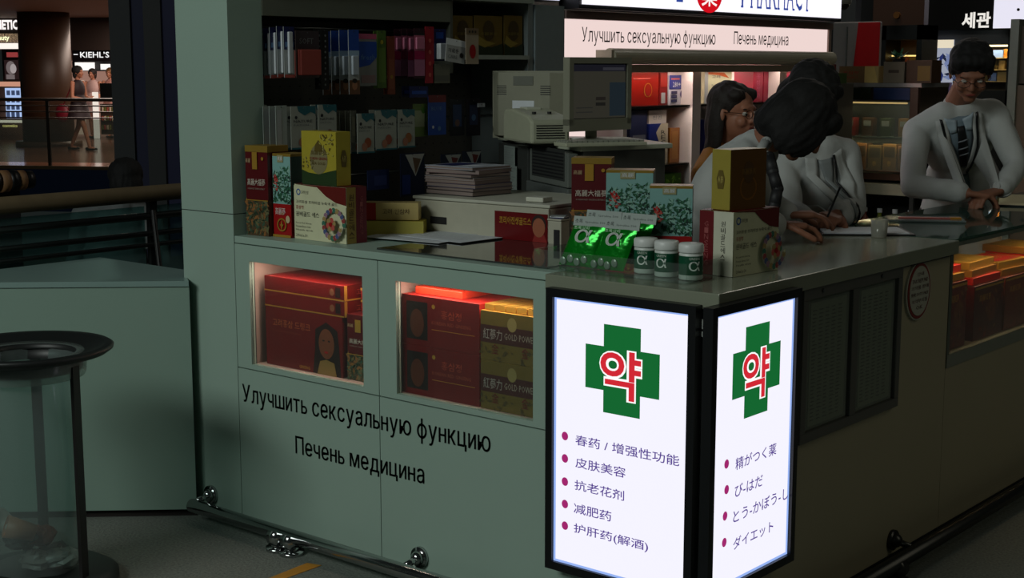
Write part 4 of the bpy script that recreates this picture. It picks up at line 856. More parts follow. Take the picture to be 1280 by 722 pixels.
# ================================================================== SHELF GOODS
def shelf_box(label, xf, px0, px1, pyt, pyb, dep, body, prints, grp, z=None, name='medicine_box', side=None, cat='box'):
    a = onX(xf, px0, pyb); b = onX(xf, px1, pyb); c = onX(xf, px0, pyt); z = a.z if z is None else z
    w_ = b.y - a.y; h_ = c.z - z
    return carton(label, cat, (w_, dep, h_), (xf - dep / 2, (a.y + b.y) / 2, z), R90, body, {'S': prints, **({'E': side} if side else {})}, grp, name)
OLI = mat((.42, .34, .10), .4)
gp = [('d', .5, .62, .035, mat((.28, .22, .08), .4), 1.2), ('p', [(0, 0), (1, 0), (1, .3), (.6, .2), (.3, .22), (0, .34)], mat((.14, .18, .08), .4)), ('p', [(0, .30), (.35, .19), (.75, .30), (.4, .36), (.1, .5)], mat((.55, .48, .20), .4)), ('t', '高麗蔘茶', .2, .5, .6, .08, mat((.5, .44, .2), .4))]
for i, (a, b) in enumerate(((566, 591), (593, 628), (630, 653))): shelf_box(['olive-gold tea box at the left on the small high shelf', 'olive-gold tea box in the middle of the small high shelf', 'olive-gold tea box at the right on the small high shelf'][i], -1.97, a, b, 19, 68, .12, OLI, gp, 'olive-gold tea boxes on the high shelf', 1.6728)
for i, (a, b, c_, lab) in enumerate(((395, 445, (.62, .66, .66), 'pale box at left on the very top shelf'), (535, 585, (.34, .10, .08), 'dark red box on the very top shelf'), (596, 640, (.36, .48, .48), 'grey-teal box at right on the very top shelf'))):
    shelf_box(lab, -1.97, a, b, -30, 6, .15, mat(c_, .5), [('r', .1, .2, .9, .5, GREYP)], 'boxes on the very top shelf', 1.9038)
gb = 'medicine boxes in the lit shelves'
shelf_box('red box with a heart outline on the upper lit shelf', -2.02, 787, 823, 86, 132, .14, mat((.58, .10, .06), .3), [('o', .62, .42, .030, .034, GOLDT), ('r', .1, .72, .7, .75, SALMON), ('p', [(.5, .45), (.62, .22), (.74, .45), (.62, .4)], RED)], gb, 1.4408)
shelf_box('narrow red box with a white label right of the heart box', -2.02, 824, 834, 87, 132, .14, mat((.50, .08, .08), .3), [('r', .2, .05, .7, .35, CARDW), ('r', .1, .5, .9, .9, mat((.6, .14, .1), .4))], gb, 1.4408)
shelf_box('white and blue tablet box on the upper lit shelf', -2.02, 836, 857, 94, 131, .12, mat((.80, .80, .84), .35), [('r', 0, .52, 1, 1, mat((.12, .16, .50), .35)), ('r', .1, .85, .6, .9, SALMON), ('t', '280+', .2, .6, .45, .18, PAPER), ('r', .1, .08, .45, .18, NAVY), ('r', .1, .22, .45, .32, NAVY), ('r', .1, .36, .45, .46, NAVY), ('d', .75, .35, .020, mat((.35, .3, .5), .4)), ('r', .8, .55, 1, .95, LB)], gb, 1.4408)
shelf_box('navy blue box at the left on the middle lit shelf', -2.02, 787, 808, 138, 204, .14, mat((.05, .09, .22), .4), [('r', .15, .25, .9, .55, mat((.36, .38, .42), .4))], gb, 1.1558)
shelf_box('tall blue and cream curvy tonic box on the middle lit shelf', -2.02, 811, 834, 155, 204, .12, mat((.08, .14, .42), .35), [('p', [(.5, 0), (1, 0), (1, 1), (.62, 1), (.35, .78), (.55, .5), (.38, .2)], mat((.74, .70, .60), .4)), ('vt', 'RESTOR', .62, .1, .25, .75, DARK)], gb, 1.1558)
shelf_box('small white box on top of the tall blue and cream one', -2.03, 811, 833, 138, 154, .10, mat((.76, .72, .68), .4), [('t', '천연', .2, .3, .5, .3, GREYP)], gb, onX(-2.02, 820, 155).z + .002)
shelf_box('slim amber-gold box on the middle lit shelf', -2.02, 837, 849, 160, 200, .12, mat((.66, .40, .10), .35), [('r', .2, .1, .8, .9, mat((.72, .48, .16), .4))], gb, 1.1558)
shelf_box('cream carton with an orange flourish on the right lit shelf', -2.02, 880, 914, 90, 131, .14, CARTM, [('p', [(0, 1), (.7, .98), (.9, .8), (.5, .9), (0, .93)], ORANGE), ('r', 0, 0, .12, 1, CARDW), ('t', '고려', .25, .8, .3, .1, DARK), ('t', 'Premium Gold', .25, .55, .6, .06, GREYP), ('r', .25, .3, .8, .32, GREYP), ('r', .25, .2, .7, .22, GREYP)], gb, 1.4408)
for i in range(4):
    shelf_box(['leftmost crimson box with pink lettering on the right lit shelf', 'second crimson box with pink lettering on the right lit shelf', 'third crimson box with pink lettering on the right lit shelf', 'rightmost crimson box with pink lettering on the right lit shelf'][i], -2.02, 941 + i * 13, 953 + i * 13, 86, 130, .12, mat((.60, .07, .20), .35), [('vt', '홍삼정과', .3, .1, .4, .8, PINK), ('r', .1, .9, .9, .95, PINK)], 'crimson boxes on the right lit shelf', 1.4408)
for i in range(3):
    shelf_box(['navy', 'brown', 'dark green'][i] + ' box low on the right lit shelf behind the woman with glasses', -2.02, 882 + i * 18, 897 + i * 18, 150, 203, .12, [NAVY, BROWN, DGREEN][i], [('r', .2, .3, .8, .7, GREYP)], gb, 1.1558)
t = thing('grass_box', 'bright green grass-patterned box below the middle lit shelf', 'box', (-2.05, 2.72, .905)); bx((-.07, -.12, 0), (.07, .12, .20), mat((.24, .42, .08), .5)).build('box_body', t)
p = MB(); printing(p, [('leaf', .05, .05, .95, .95, 80, .02, [mat((.35, .60, .12), .5), mat((.50, .70, .25), .5)])], frame('E', .14, .24, .2)); p.build('printed_panel', t)
t = thing('tonic_bottle', 'small pale-capped bottle left of the green grass-patterned box', 'bottle', (-2.0, 2.52, .905)); MB().lathe([(0, 0), (.03, 0), (.03, .14), (.014, .17), (.014, .19), (0, .19)], mat((.22, .16, .08), .2), n=20).build('bottle_body', t, smooth=True); MB().lathe([(0, .19), (.018, .19), (.018, .22), (0, .22)], PAPER, n=20).build('cap', t)

# ------------------------------------------------------------------ glass cabinet at the north end
YC = 4.98
cb = thing('glass_cabinet', 'tall brown glass-fronted cabinet with boxes behind the writing women', 'cabinet', (0, 0, 0))
BR = mat((.30, .20, .15), .35)
X0, X1 = -2.29, -1.70
bx((X0, YC, 1.505), (X1, YC + .40, 1.530), mat((.62, .62, .62), .2, .4)).build('top_board', cb)
bx((X1 - .07, YC, .95), (X1 - .02, YC + .03, 1.505), BR).build('corner_post', cb); bx((X0, YC, .95), (X0 + .03, YC + .03, 1.505), BR).build('corner_post', cb)
bx((X0, YC, .945), (X1, YC + .4, 1.0), BR).build('base_frame', cb); bx((X0, YC - .006, .985), (X1, YC - .001, .995), CHROME).build('metal_strip', cb)
bx((X0, YC + .37, 1.0), (X1, YC + .39, 1.505), mat((.08, .075, .07), .6)).build('back_panel', cb)
bx((X0 + .03, YC + .01, 1.20), (X1 - .04, YC + .36, 1.206), mat((.5, .55, .55), .1, .3)).build('glass_shelf', cb)
bx((X0 + .03, YC + .004, 1.43), (X1 - .3 - .03, YC + .01, 1.50), mat((.05, .15, .07), .4)).build('green_panel', cb); bx((X1 - .31, YC + .004, 1.43), (X1 - .075, YC + .01, 1.50), mat((.06, .17, .36), .4)).build('blue_panel', cb)
bx((X0 + .03, YC + .004, 1.421), (X1 - .07, YC + .008, 1.426), CHROME).build('metal_strip', cb)
bx((X0 + .03, YC + .001, 1.0), (X1 - .07, YC + .003, 1.42), clear((.9, .93, .9), .03, .9)).build('glass_door', cb)
bx((X0 - .2, YC - .05, .86), (X1 - .0, YC + .4, .925), mat((.62, .60, .52), .5)).build('ledge', cb)
bx((X0 - .2, YC + .3, .0), (X1, YC + .4, .86), mat((.07, .08, .08), .5)).build('lower_back', cb); bx((X0 - .2, YC - .03, .52), (X1, YC + .3, .54), DARK).build('lower_shelf', cb)
bx((X1 - .03, YC - .04, .0), (X1 - .005, YC - .02, .86), STEEL).build('leg', cb)
cc = [(.42, .30, .12), (.38, .24, .10), (.34, .26, .08), (.45, .10, .10), (.25, .16, .08), (.16, .20, .10)]
for i in range(5):
    c = mat(cc[i % 3], .4); carton(['first', 'second', 'third', 'fourth', 'fifth'][i] + ' brownish gold box from the left on the cabinet’s lower shelf', 'box', (.088, .08, .15 + .01 * (i % 2)), (X0 + .085 + i * .098, YC + .09, 1.001), 0, c, {'S': [('r', .1, .5, .9, .9, mat([x * .5 for x in cc[i % 3]], .4)), ('t', '蔘', .35, .15, .3, .2, GOLDT)]}, 'boxes in the glass cabinet', 'tonic_box')
for i in range(4):
    c = mat(cc[(i + 3) % 6], .4); carton(['red', 'dark brown', 'mossy', 'tan'][i] + ' small box on the glass cabinet’s upper shelf', 'box', (.07, .06, .11), (X0 + .10 + i * .12, YC + .09, 1.2068), 0, c, {'S': [('r', .15, .55, .85, .85, GREYP)]}, 'small boxes in the glass cabinet', 'tonic_box')
for i in range(6):
    t = thing('medicine_bottle', ['leftmost', 'second', 'third', 'fourth', 'fifth', 'rightmost'][i] + ' small bottle on the dark shelf under the cabinet’s cream ledge', 'bottle', (X0 + .03 + i * .10, YC + .05, .541), 0, 'bottles under the glass cabinet')
    c = mat([(.5, .2, .18), (.62, .60, .60), (.5, .25, .2), (.45, .5, .12), (.55, .55, .3), (.2, .3, .4)][i], .3)
    MB().lathe([(0, 0), (.03, 0), (.03, .15), (.012, .18), (.012, .20), (0, .20)], c, n=16).build('bottle_body', t, smooth=True); MB().lathe([(0, .20), (.016, .20), (.016, .225), (0, .225)], PAPER, n=16).build('cap', t)
bx((X0 + .05, YC + .02, 1.405), (X1 - .1, YC + .035, 1.415), glow((1, .8, .55), .8)).build('lamp_tube', cb)  # unseen tube, added with the two strips to brighten the boxes inside
strip(((X0 + X1) / 2, YC + .035, 1.402), .48, .03, .7, (1, .75, .5), cb)
strip(((X0 + X1) / 2, YC + .03, 1.196), .48, .03, .7, (1, .72, .45), cb)
# on top of the cabinet
ZC = 1.5306
t = carton('long cream carton with red lettering on top of the glass cabinet', 'box', (.27, .16, .10), (-2.125, YC + .12, ZC), math.radians(-4), mat((.72, .62, .40), .5), {'S': [('r', 0, 0, .66, 1, mat((.45, .34, .20), .5)), ('t', '홍삼정', .1, .5, .4, .2, RED), ('t', 'EXTRACT', .1, .25, .4, .12, RED), ('p', [(.66, 0), (1, 0), (.9, 1), (.66, 1)], mat((.82, .70, .42), .5))]}, name='carton')
t = carton('plain greyish carton with a dark label on top of the glass cabinet', 'box', (.135, .14, .125), (-1.895, YC + .10, ZC), 0, mat((.46, .42, .36), .5), {'S': [('r', .25, .48, .75, .62, mat((.25, .2, .16), .5))]}, name='carton')
t = carton('amber and olive carton right of the plain greyish carton', 'box', (.16, .14, .135), (-1.735, YC + .10, ZC), 0, mat((.30, .19, .10), .4), {'S': [('r', .45, .1, .95, .75, mat((.50, .38, .08), .4))]}, name='carton')
t = thing('potted_leaves', 'small bunch of green leaves on top of the plain greyish carton', 'plant', (-1.90, YC + .10, ZC + .1262)); MB().lathe([(0, 0), (.035, 0), (.04, .02), (0, .02)], DARK, n=16).build('dish', t)
p = MB(); rr = random.Random(9)
for k in range(60):
    a = rr.uniform(0, 6.28); el = rr.uniform(.1, 1.3); r_ = rr.uniform(.03, .085); d = V((math.cos(a) * math.cos(el), math.sin(a) * math.cos(el), math.sin(el) * .8)); s_ = V((-d.y, d.x, 0)).normalized() * .012; c0 = V((0, 0, .015))
    p.add([c0 + d * r_ * .5, c0 + d * r_ * .75 + s_, c0 + d * r_ * 1.15, c0 + d * r_ * .75 - s_], [(0, 1, 2, 3)], LEAFS[k % 3])
q = p.build('leaves', t); q['kind'] = 'stuff'
o = thing('red_green_carton', 'small carton with red and green ends beside the shutter box end', 'box', (-2.09, 4.55, 1.5306)); bx((-.10, -.06, .0), (.02, .06, .11), mat((.42, .10, .08), .5)).build('red_end', o); bx((-.0, -.062, .0), (.09, .062, .06), mat((.22, .34, .12), .5)).build('green_end', o)
bx((-2.25, 4.40, .0), (-2.0, 4.70, 1.53), mat((.30, .29, .26), .5)).build('side_cabinet', None); tag(bpy.data.objects['side_cabinet'], 'plain grey-brown cabinet between the lit wall unit and the glass cabinet', 'cabinet')
# red and white advertising panel
t = thing('advert_panel', 'curved white and red advertising panel standing behind the cabinet top', 'panel', (0, 0, 0))
a_ = onY(5.35, 1041, 28); b_ = onY(5.35, 1099, 78)
bx((a_.x, 5.35, 1.53), (b_.x, 5.38, a_.z), mat((.62, .60, .60), .4)).build('board', t, bevel=.01)
p = MB(); xx = onY(5.35, 1073, 30).x; p.add([(xx - .03, 5.348, 1.56), (b_.x - .002, 5.348, 1.56), (b_.x - .002, 5.348, a_.z - .004), (xx, 5.348, a_.z - .004)], [(0, 1, 2, 3)], mat((.75, .03, .08), .35)); p.build('red_field', t)
bx((onY(5.35, 1059, 30).x, 5.340, 1.62), (onY(5.35, 1059, 30).x + .008, 5.349, a_.z - .03), GREYP).build('edge', t)

# ================================================================== HALL BEHIND (right)
YF = 9.0
struct(bx((-6.5, YF + .5, 0), (2.5, YF + .6, 4.0), mat((.10, .10, .105), .7)).build('wall_right'))
FASC = mat((.045, .048, .06), .95)
sh = thing('lit_shop_front', 'dark-fronted shop with yellow-lit shelves and white Korean sign letters, behind the male pharmacist', 'shop')
def ay(px, py, y=YF): q = onY(y, px, py); return q
g0 = ay(1104, 36); g1 = ay(1282, 36)
bx((g0.x, YF - .1, 1.945), (g1.x + 1.6, YF, 2.9), FASC).build('fascia', sh)
bx((g0.x, YF + .44, 0), (g1.x + 1.6, YF + .46, 1.945), mat((.42, .36, .26), .6)).build('back_panel', sh)
for px in (1104, 1160, 1262, 1275):
    q = ay(px, 100); bx((q.x, YF - .08, 0), (q.x + .06, YF + .44, 1.945), mat((.16, .17, .16), .5)).build('post', sh)
bx((g0.x, YF - .06, 1.82), (g1.x + 1.6, YF - .02, 1.945), mat((.30, .31, .32), .5)).build('lintel', sh)
bx((g0.x, YF - .08, 0), (g1.x + 1.6, YF - .02, 1.43), mat((.10, .10, .09), .5)).build('base_panel', sh)
bx((g0.x + .05, YF + .03, 1.80), (g1.x + 1.5, YF + .07, 1.815), glow((1, .93, .70), 2.2)).build('lamp_tube', sh)
strip(((g0.x + g1.x) / 2 + .4, YF + .06, 1.80), 2.2, .06, 16, (1, .85, .55), sh)
for z_ in (1.70, 1.60, 1.50): bx((g0.x, YF + .1, z_), (g1.x + 1.6, YF + .42, z_ + .008), mat((.7, .6, .4), .3)).build('shelf', sh)
p = MB(); q0 = onY(YF - .1, 1202, 34); q1 = onY(YF - .1, 1238, 34)
p.text('세관', glow((.95, .93, .9), .95), (q0.x, YF - .1015, q0.z - .01), (1, 0, 0), (0, 0, 1), .135, q1.x - q0.x, bold=.03); p.build('lettering', sh)
rr = random.Random(11); n_ = 0
names = ['amber', 'olive', 'dark red', 'cream', 'blue-white']
cl = [(.62, .38, .08), (.32, .26, .06), (.40, .08, .05), (.66, .56, .34), (.45, .55, .75)]
for z_ in (1.708, 1.608, 1.508):
    x = g0.x + .08; k = 0
    while x < g1.x + .1 and k < 13:
        w_ = rr.uniform(.06, .10); i = rr.randrange(5)
        o = bx((0, 0, 0), (w_ - .008, .12, rr.uniform(.06, .082)), mat(cl[i], .4)).build('liquor_box', None, (x, YF + .13, z_ + .0005)); tag(o, names[i] + ' small box, ' + ['first', 'second', 'third', 'fourth', 'fifth', 'sixth', 'seventh', 'eighth', 'ninth', 'tenth', 'eleventh', 'twelfth', 'thirteenth'][k] + ' from left on the ' + {1.708: 'top', 1.608: 'middle', 1.508: 'lowest'}[z_] + ' yellow-lit far shelf', 'box', 'boxes on the far yellow-lit shelves'); x += w_; k += 1
t = thing('blue_poster', 'backlit blue and white picture panel beside the male pharmacist’s head', 'poster'); q0 = ay(1162, 50, YF - .12); q1 = ay(1190, 118, YF - .12)
bx((q0.x, YF - .13, q1.z), (q1.x, YF - .12, q0.z), glow((.62, .64, .70), .9)).build('board', t); p = MB(); printing(p, [('leaf', .2, .3, .95, .7, 26, .045, [glow((.16, .20, .42), .8), glow((.45, .50, .66), .9), glow((.12, .14, .22))]), ('r', 0, 0, 1, .22, glow((.22, .18, .26))), ('r', 0, .85, 1, 1, glow((.9, .85, .75), 1))], (V((q0.x, YF - .1305, q1.z)), V((1, 0, 0)), V((0, 0, 1)), V((0, -1, 0)), q1.x - q0.x, q0.z - q1.z)); p.build('printed_panel', t)
t = thing('white_lit_panel', 'blank white lit sign panel at the top right corner', 'sign'); q0 = ay(1240, 37, 8.6); q1 = ay(1282, 37, 8.6)
bx((q0.x, 8.6, q0.z), (q1.x + .5, 8.66, q0.z + .8), mat((.1, .1, .1), .4)).build('sign_case', t); bx((q0.x + .01, 8.592, q0.z + .01), (q1.x + .49, 8.6, q0.z + .79), glow((.93, .92, .98), .95)).build('sign_face', t)
for px, py in ((1273, 12), (1273, 32)): q = ay(px, py, 8.59); MB().cyl((q.x, 8.585, q.z), (q.x, 8.592, q.z), .012, DARK).build('bolt', t)
t = thing('dark_locker', 'dark grey display case between the red advertising panel and the male pharmacist', 'display case')
q0 = ay(1100, 32, 6.4); q1 = ay(1150, 110, 6.4)
for a, b in (((q0.x, 6.4, 0), (q0.x + .05, 6.66, q0.z)), ((q1.x - .04, 6.4, 0), (q1.x, 6.66, q0.z)), ((q0.x, 6.4, q0.z - .10), (q1.x, 6.66, q0.z)), ((q0.x, 6.4, 0), (q1.x, 6.66, 1.45))): bx(a, b, mat((.10, .105, .11), .4)).build('frame', t)
bx((q0.x + .05, 6.64, 1.45), (q1.x - .04, 6.66, q0.z - .1), mat((.35, .24, .12), .5)).build('back_panel', t); bx((q0.x + .05, 6.5, 1.70), (q1.x - .04, 6.52, 1.71), glow((1, .85, .5), 1.3)).build('lamp_tube', t)
for z_ in (1.56, 1.64): bx((q0.x + .05, 6.45, z_), (q1.x - .04, 6.64, z_ + .006), mat((.7, .55, .3), .3)).build('shelf', t)
for k in range(4): o = bx((0, 0, 0), (.05, .08, .05), mat(((.36, .28, .06), (.42, .2, .08))[k % 2], .4)).build('tea_tin', None, (q0.x + .06 + k * .054, 6.53, 1.6465)); tag(o, ['leftmost', 'second', 'third', 'rightmost'][k] + ' small tin on the lit shelf of the dark display case', 'tin', 'tins in the dark display case')
struct(bx((ay(1036, 0, 8).x, 8.0, 1.99), (ay(1070, 0, 8).x, 8.1, 3.2), mat((.22, .23, .24), .5)).build('trim_2'))
struct(bx((ay(1092, 0, 7.6).x, 7.6, 1.93), (ay(1156, 0, 7.6).x, 7.68, 3.2), mat((.22, .12, .055), .5)).build('trim_3'))
t = thing('spot_lamp', 'round unlit spotlight on the brown bulkhead', 'lamp'); q = ay(1121, 19, 7.58); MB().cyl((q.x, 7.57, q.z), (q.x, 7.6, q.z), .026, mat((.40, .26, .12), .3), n=24).build('lamp_disc', t)
t = thing('dome_camera', 'small grey dome security camera right of the pharmacy sign', 'camera', (0, 0, 0)); q = onY(5.6, 1054, 3)
MB().lathe([(0, .0), (.05, .0), (.055, .03), (.055, .10), (0, .10)], mat((.55, .55, .52), .4), (q.x, 5.6, q.z - .012), 28).build('housing', t, smooth=True); MB().ell((q.x, 5.6, q.z - .01), (.042, .042, .040), mat((.03, .03, .035), .08), 24, 14).build('dome', t, smooth=True)
MB().cyl((q.x, 5.6, q.z + .08), (q.x, 5.6, 3.2), .015, STEEL).build('drop_pole', t)
t = thing('wood_cabinet', 'pale brown cabinet standing at the far right edge behind the male pharmacist', 'cabinet'); q0 = ay(1262, 60, 5.2); 
bx((q0.x, 5.2, 0), (q0.x + .05, 5.6, 1.90), mat((.46, .48, .44), .4)).build('post', t); bx((q0.x + .05, 5.22, 0), (q0.x + .8, 5.6, 1.52), mat((.36, .28, .20), .5)).build('cabinet_body', t); bx((q0.x + .05, 5.24, 1.53), (q0.x + .8, 5.6, 1.86), mat((.26, .19, .13), .5)).build('upper_body', t)
p = MB(); 
for z_ in (1.42, 1.36): p.cyl((q0.x + .12, 5.21, z_), (q0.x + .12, 5.22, z_), .01, DARK)
p.build('handle', t)

# ================================================================== BALCONY, FAR GALLERY (left)
t = thing('balcony_railing', 'balcony railing with a thick brown handrail and steel tubes behind the low cabinet', 'railing', (0, 0, 0))
XR = -3.3; WOODR = mat((.40, .34, .25), .45, scale=14, var=.2)
MB().cyl((XR, -2.6, 1.068), (XR, 4.5, 1.082), .036, WOODR, n=18).build('handrail', t, smooth=True)
for z_, r_ in ((.972, .016), (.895, .012), (.845, .010), (.70, .012), (.55, .012)): MB().cyl((XR + .01, -2.6, z_), (XR + .01, 4.5, z_ + .012), r_, STEEL, n=12).build('rail_tube', t, smooth=True)
for y_ in (-2.2, -1.0, .62, 1.9, 3.4): bx((XR - .02, y_, .0), (XR + .005, y_ + .04, 1.05), mat((.12, .13, .13), .35)).build('post', t)
for a, b in ((-2.2, -.98), (-.96, .60), (.66, 1.88), (1.94, 3.38)): bx((XR - .012, a, .06), (XR - .006, b, 1.02), clear((.72, .85, .84), .03, .85)).build('glass_panel', t)
MB().cyl((XR + .03, .62, 1.0), (XR + .22, .52, .62), .012, mat((.05, .05, .05), .4)).build('brace', t)
# dark pier
t = struct(thing('wall_pier', None, None, (0, 0, 0))); 
PC = CAM + FWD * 0; 
q = onZ(1.05, 142, 200); q = CAM + (hit(CAM + FWD * 10, FWD, 142, 200) - CAM); a = YAW
def pier(px0, px1, d, m):
    p0 = hit(CAM + FWD * d, FWD, px0, 120); p1 = hit(CAM + FWD * d, FWD, px1, 120); w_ = (p1 - p0).length
    o = bx((0, 0, 0), (w_, .5, 4.4), m).build('panel', t, (p0.x, p0.y, 0), YAW); return o
pier(140, 166, 10.0, mat((.17, .18, .19), .7)); pier(165.5, 183, 10.03, mat((.06, .08, .22), .7)); pier(182.5, 204, 10.0, mat((.16, .165, .17), .7)); pier(203.5, 262, 10.03, mat((.055, .07, .24), .7))
# gallery across the atrium, in its own frame
GO = onZ(0, 70, 208); GA = math.radians(30); gx = V((math.cos(GA), math.sin(GA), 0)); gy = V((-math.sin(GA), math.cos(GA), 0))
def gp(ly, px, py): q = hit(GO + gy * ly, gy, px, py); return (q - GO).dot(gx), q.z
def gal(name, label=None, cat=None, grp=None):
    t = thing(name, label, cat, (GO.x, GO.y, 0), GA, grp); return t
def gbx(a, b, m, name, t): return bx(a, b, m).build(name, t)
ga = gal('floor_gallery'); ga['kind'] = 'structure'
gbx((-6, 0, -.05), (4, 14, 0), mat((.40, .28, .22), .16, scale=3, var=.2), 'floor_slab', ga)
gbx((-6, -.02, -.75), (4, 0, -.02), mat((.08, .17, .33), .5), 'blue_fascia', ga); gbx((-6, -.035, -.045), (4, .02, .01), mat((.45, .36, .26), .3), 'edge_trim', ga)
gbx((-6, -.3, 2.76), (4, 14, 2.9), mat((.45, .38, .33), .7), 'ceiling_slab', ga)
cl_ = gal('wall_gallery'); cl_['kind'] = 'structure'
gbx((-7, 9.0, 2.02), (5, 9.2, 2.80), mat((.16, .12, .10), .6), 'fascia', cl_); gbx((-7, 12, 0), (5, 12.1, 2.8), mat((.75, .62, .55), .6), 'back_panel', cl_)
x0, _ = gp(6, 29, 100); x1, _ = gp(6, 87, 100)
c_ = gal('trim_column'); c_['kind'] = 'structure'
MB().cyl(((x0 + x1) / 2, 6, 0), ((x0 + x1) / 2, 6, 2.78), (x1 - x0) / 2, mat((.26, .18, .12), .45), n=40).build('shaft', c_, smooth=True); MB().cyl(((x0 + x1) / 2, 6, 0.0), ((x0 + x1) / 2, 6, .10), (x1 - x0) / 2 + .15, mat((.35, .26, .2), .3), n=40).build('foot_ring', c_, smooth=True)
t = gal('gallery_railing', 'glass balcony railing with thin rails across the atrium, in front of the walking woman', 'railing')
for z_, r_ in ((1.10, .03), (1.0, .012), (.90, .012), (.80, .012)): MB().cyl((-6, .12, z_), (4, .12, z_), r_, mat((.30, .24, .19), .35), n=8).build('rail_tube', t)
for k in range(7): gbx((-4.05 + k * 1.62 - 1.0, .10, 0), (-4.0 + k * 1.62 - 1.0, .14, 1.08), mat((.22, .18, .15), .4), 'post', t)
for k in range(6): gbx((-4.0 + k * 1.62 - 1.0, .115, .06), (-4.05 + (k + 1) * 1.62 - 1.0, .12, .78), clear((.8, .82, .8), .03, .85), 'glass_panel', t)
# shops on the gallery
t = gal('beauty_shop', 'lit beauty shop with white sign letters left of the dark column', 'shop')
def gr(ly, px0, py0, px1, py1, m, name, t, th=.05):
    a, z1 = gp(ly, px0, py0); b, z0 = gp(ly, px1, py1); return gbx((a, ly, z0), (b, ly + th, z1), m, name, t)
a, z1 = gp(8.95, -26, 25); b, z0 = gp(8.95, 23, 37)
MB().text('COSMETIC', glow((1, .96, .95), 1.1), (a, 8.95, z0), (1, 0, 0), (0, 0, 1), z1 - z0, b - a, bold=.04).build('lettering', t)
gr(9.0, -20, 42, 40, 53, glow((.92, .78, .62), .9), 'lit_band', t); a, z1 = gp(8.98, -10, 44); b, z0 = gp(8.98, 12, 52); MB().text('beauty', glow((1, 1, .8), 1.1), (a, 8.98, z0), (1, 0, 0), (0, 0, 1), z1 - z0, b - a, bold=.03).build('lettering', t)
gr(8.9, -20, 54, 40, 61, glow((1, .96, .92), 1.05), 'lit_shelf_edge', t)
gr(8.8, 2, 62, 40, 103, mat((.12, .08, .08), .5), 'poster_board', t)
a, z1 = gp(8.78, 5, 75); b, z0 = gp(8.78, 24, 99); p = MB(); W_ = b - a; H_ = z1 - z0
fr = (V((a, 8.78, z0)), V((1, 0, 0)), V((0, 0, 1)), V((0, -1, 0)), W_, H_)
GG = [glow((.42, .38, .38)), glow((.62, .58, .58)), glow((.15, .10, .10)), glow((.55, .22, .22))]
printing(p, [('r', 0, 0, 1, 1, GG[2]), ('d', .45, .6, W_ * .33, GG[0], 1.3), ('d', .62, .55, W_ * .22, GG[1], 1.4), ('r', .1, 0, .7, .25, GG[0]), ('r', .2, 1.15, 1, 1.4, GG[3])], fr); p.build('poster', t)
gr(8.5, -10, 108, 40, 190, mat((.50, .38, .32), .5), 'display_stand', t)
gr(8.7, -10, 102, 40, 110, glow((.85, .62, .52), .8), 'lit_shelf_edge', t)
gr(8.3, 6, 110, 40, 148, glow((.70, .80, .98), .9), 'lit_screen', t)
for i in range(3):
    for j in range(4): gr(8.28, 8 + i * 6, 113 + j * 9, 12.5 + i * 6, 119 + j * 9, glow((.25, .30, .42), .8), 'product_tile', t, .01)
gr(8.2, -10, 150, 40, 153.5, glow((1, .97, .9), 1.1), 'lit_shelf_edge', t); a, z1 = gp(8.15, 3, 155); b, z0 = gp(8.15, 22, 159); MB().text('cosmetics', glow((1, .95, .6), 1), (a, 8.15, z0), (1, 0, 0), (0, 0, 1), z1 - z0, b - a, bold=.03).build('lettering', t)
t = gal('skin_care_shop', 'lit white shop with a black name board in serif letters right of the dark column', 'shop')
gr(9.6, 80, 42, 150, 57, glow((.52, .42, .42), .8), 'lit_panel', t); gr(9.5, 91, 45, 104, 55, glow((.66, .62, .58), .8), 'notice', t); gr(9.5, 106, 43, 116, 51, glow((.36, .44, .42), .7), 'notice', t)
gr(9.3, 115, 41, 150, 46, BLACK, 'upper_name_board', t); a, z1 = gp(9.28, 122, 42.6); b, z0 = gp(9.28, 144, 45.2); MB().text('DUTY FREE', GWH, (a, 9.28, z0), (1, 0, 0), (0, 0, 1), z1 - z0, b - a, bold=.03).build('lettering', t)
gr(9.2, 82, 57, 150, 62.5, glow((1, .93, .88), 1.05), 'lit_band', t)
gr(9.1, 90, 63, 150, 76.5, mat((.06, .03, .05), .4), 'name_board', t)
a, z1 = gp(9.08, 100, 64.8); b, z0 = gp(9.08, 136.5, 72); p = MB(); p.text("KIEHL’S", GWH, (a, 9.08, z0), (1, 0, 0), (0, 0, 1), z1 - z0, b - a, bold=.01)
p.build('lettering', t)
gr(9.08, 92, 67.5, 97, 68.5, GWH, 'dash', t, .01); gr(9.08, 138, 67.5, 143, 68.5, GWH, 'dash', t, .01)
gr(9.9, 80, 76, 150, 175, glow((.66, .50, .44), .75), 'lit_back_wall', t)
gr(9.7, 90, 76.5, 150, 89, mat((.08, .06, .07), .5), 'dark_shelf', t)
gr(9.5, 93.5, 78, 117.5, 88, glow((1, .97, .95), 1.1), 'lit_screen', t); gr(9.5, 125.5, 80, 137, 87, glow((1, .97, .95), 1.1), 'lit_screen', t)
gr(9.15, 95, 100, 107, 168, glow((.82, .70, .62), .8), 'display_stand', t); gr(9.0, 115, 115, 124, 173, glow((.95, .90, .85), .95), 'white_counter', t); gr(8.6, 124.5, 104, 146, 124, mat((.03, .04, .04), .3), 'dark_screen', t, .1); gr(8.6, 125, 130, 146, 168, mat((.20, .16, .13), .5), 'product_rack', t, .3)
rr = random.Random(21)
for k in range(14): gr(8.58, 127 + (k % 5) * 3.2, 134 + (k // 5) * 11, 129.2 + (k % 5) * 3.2, 140 + (k // 5) * 11, mat([(.75, .7, .6), (.4, .42, .2), (.6, .3, .25)][k % 3], .5), 'product', t, .02)
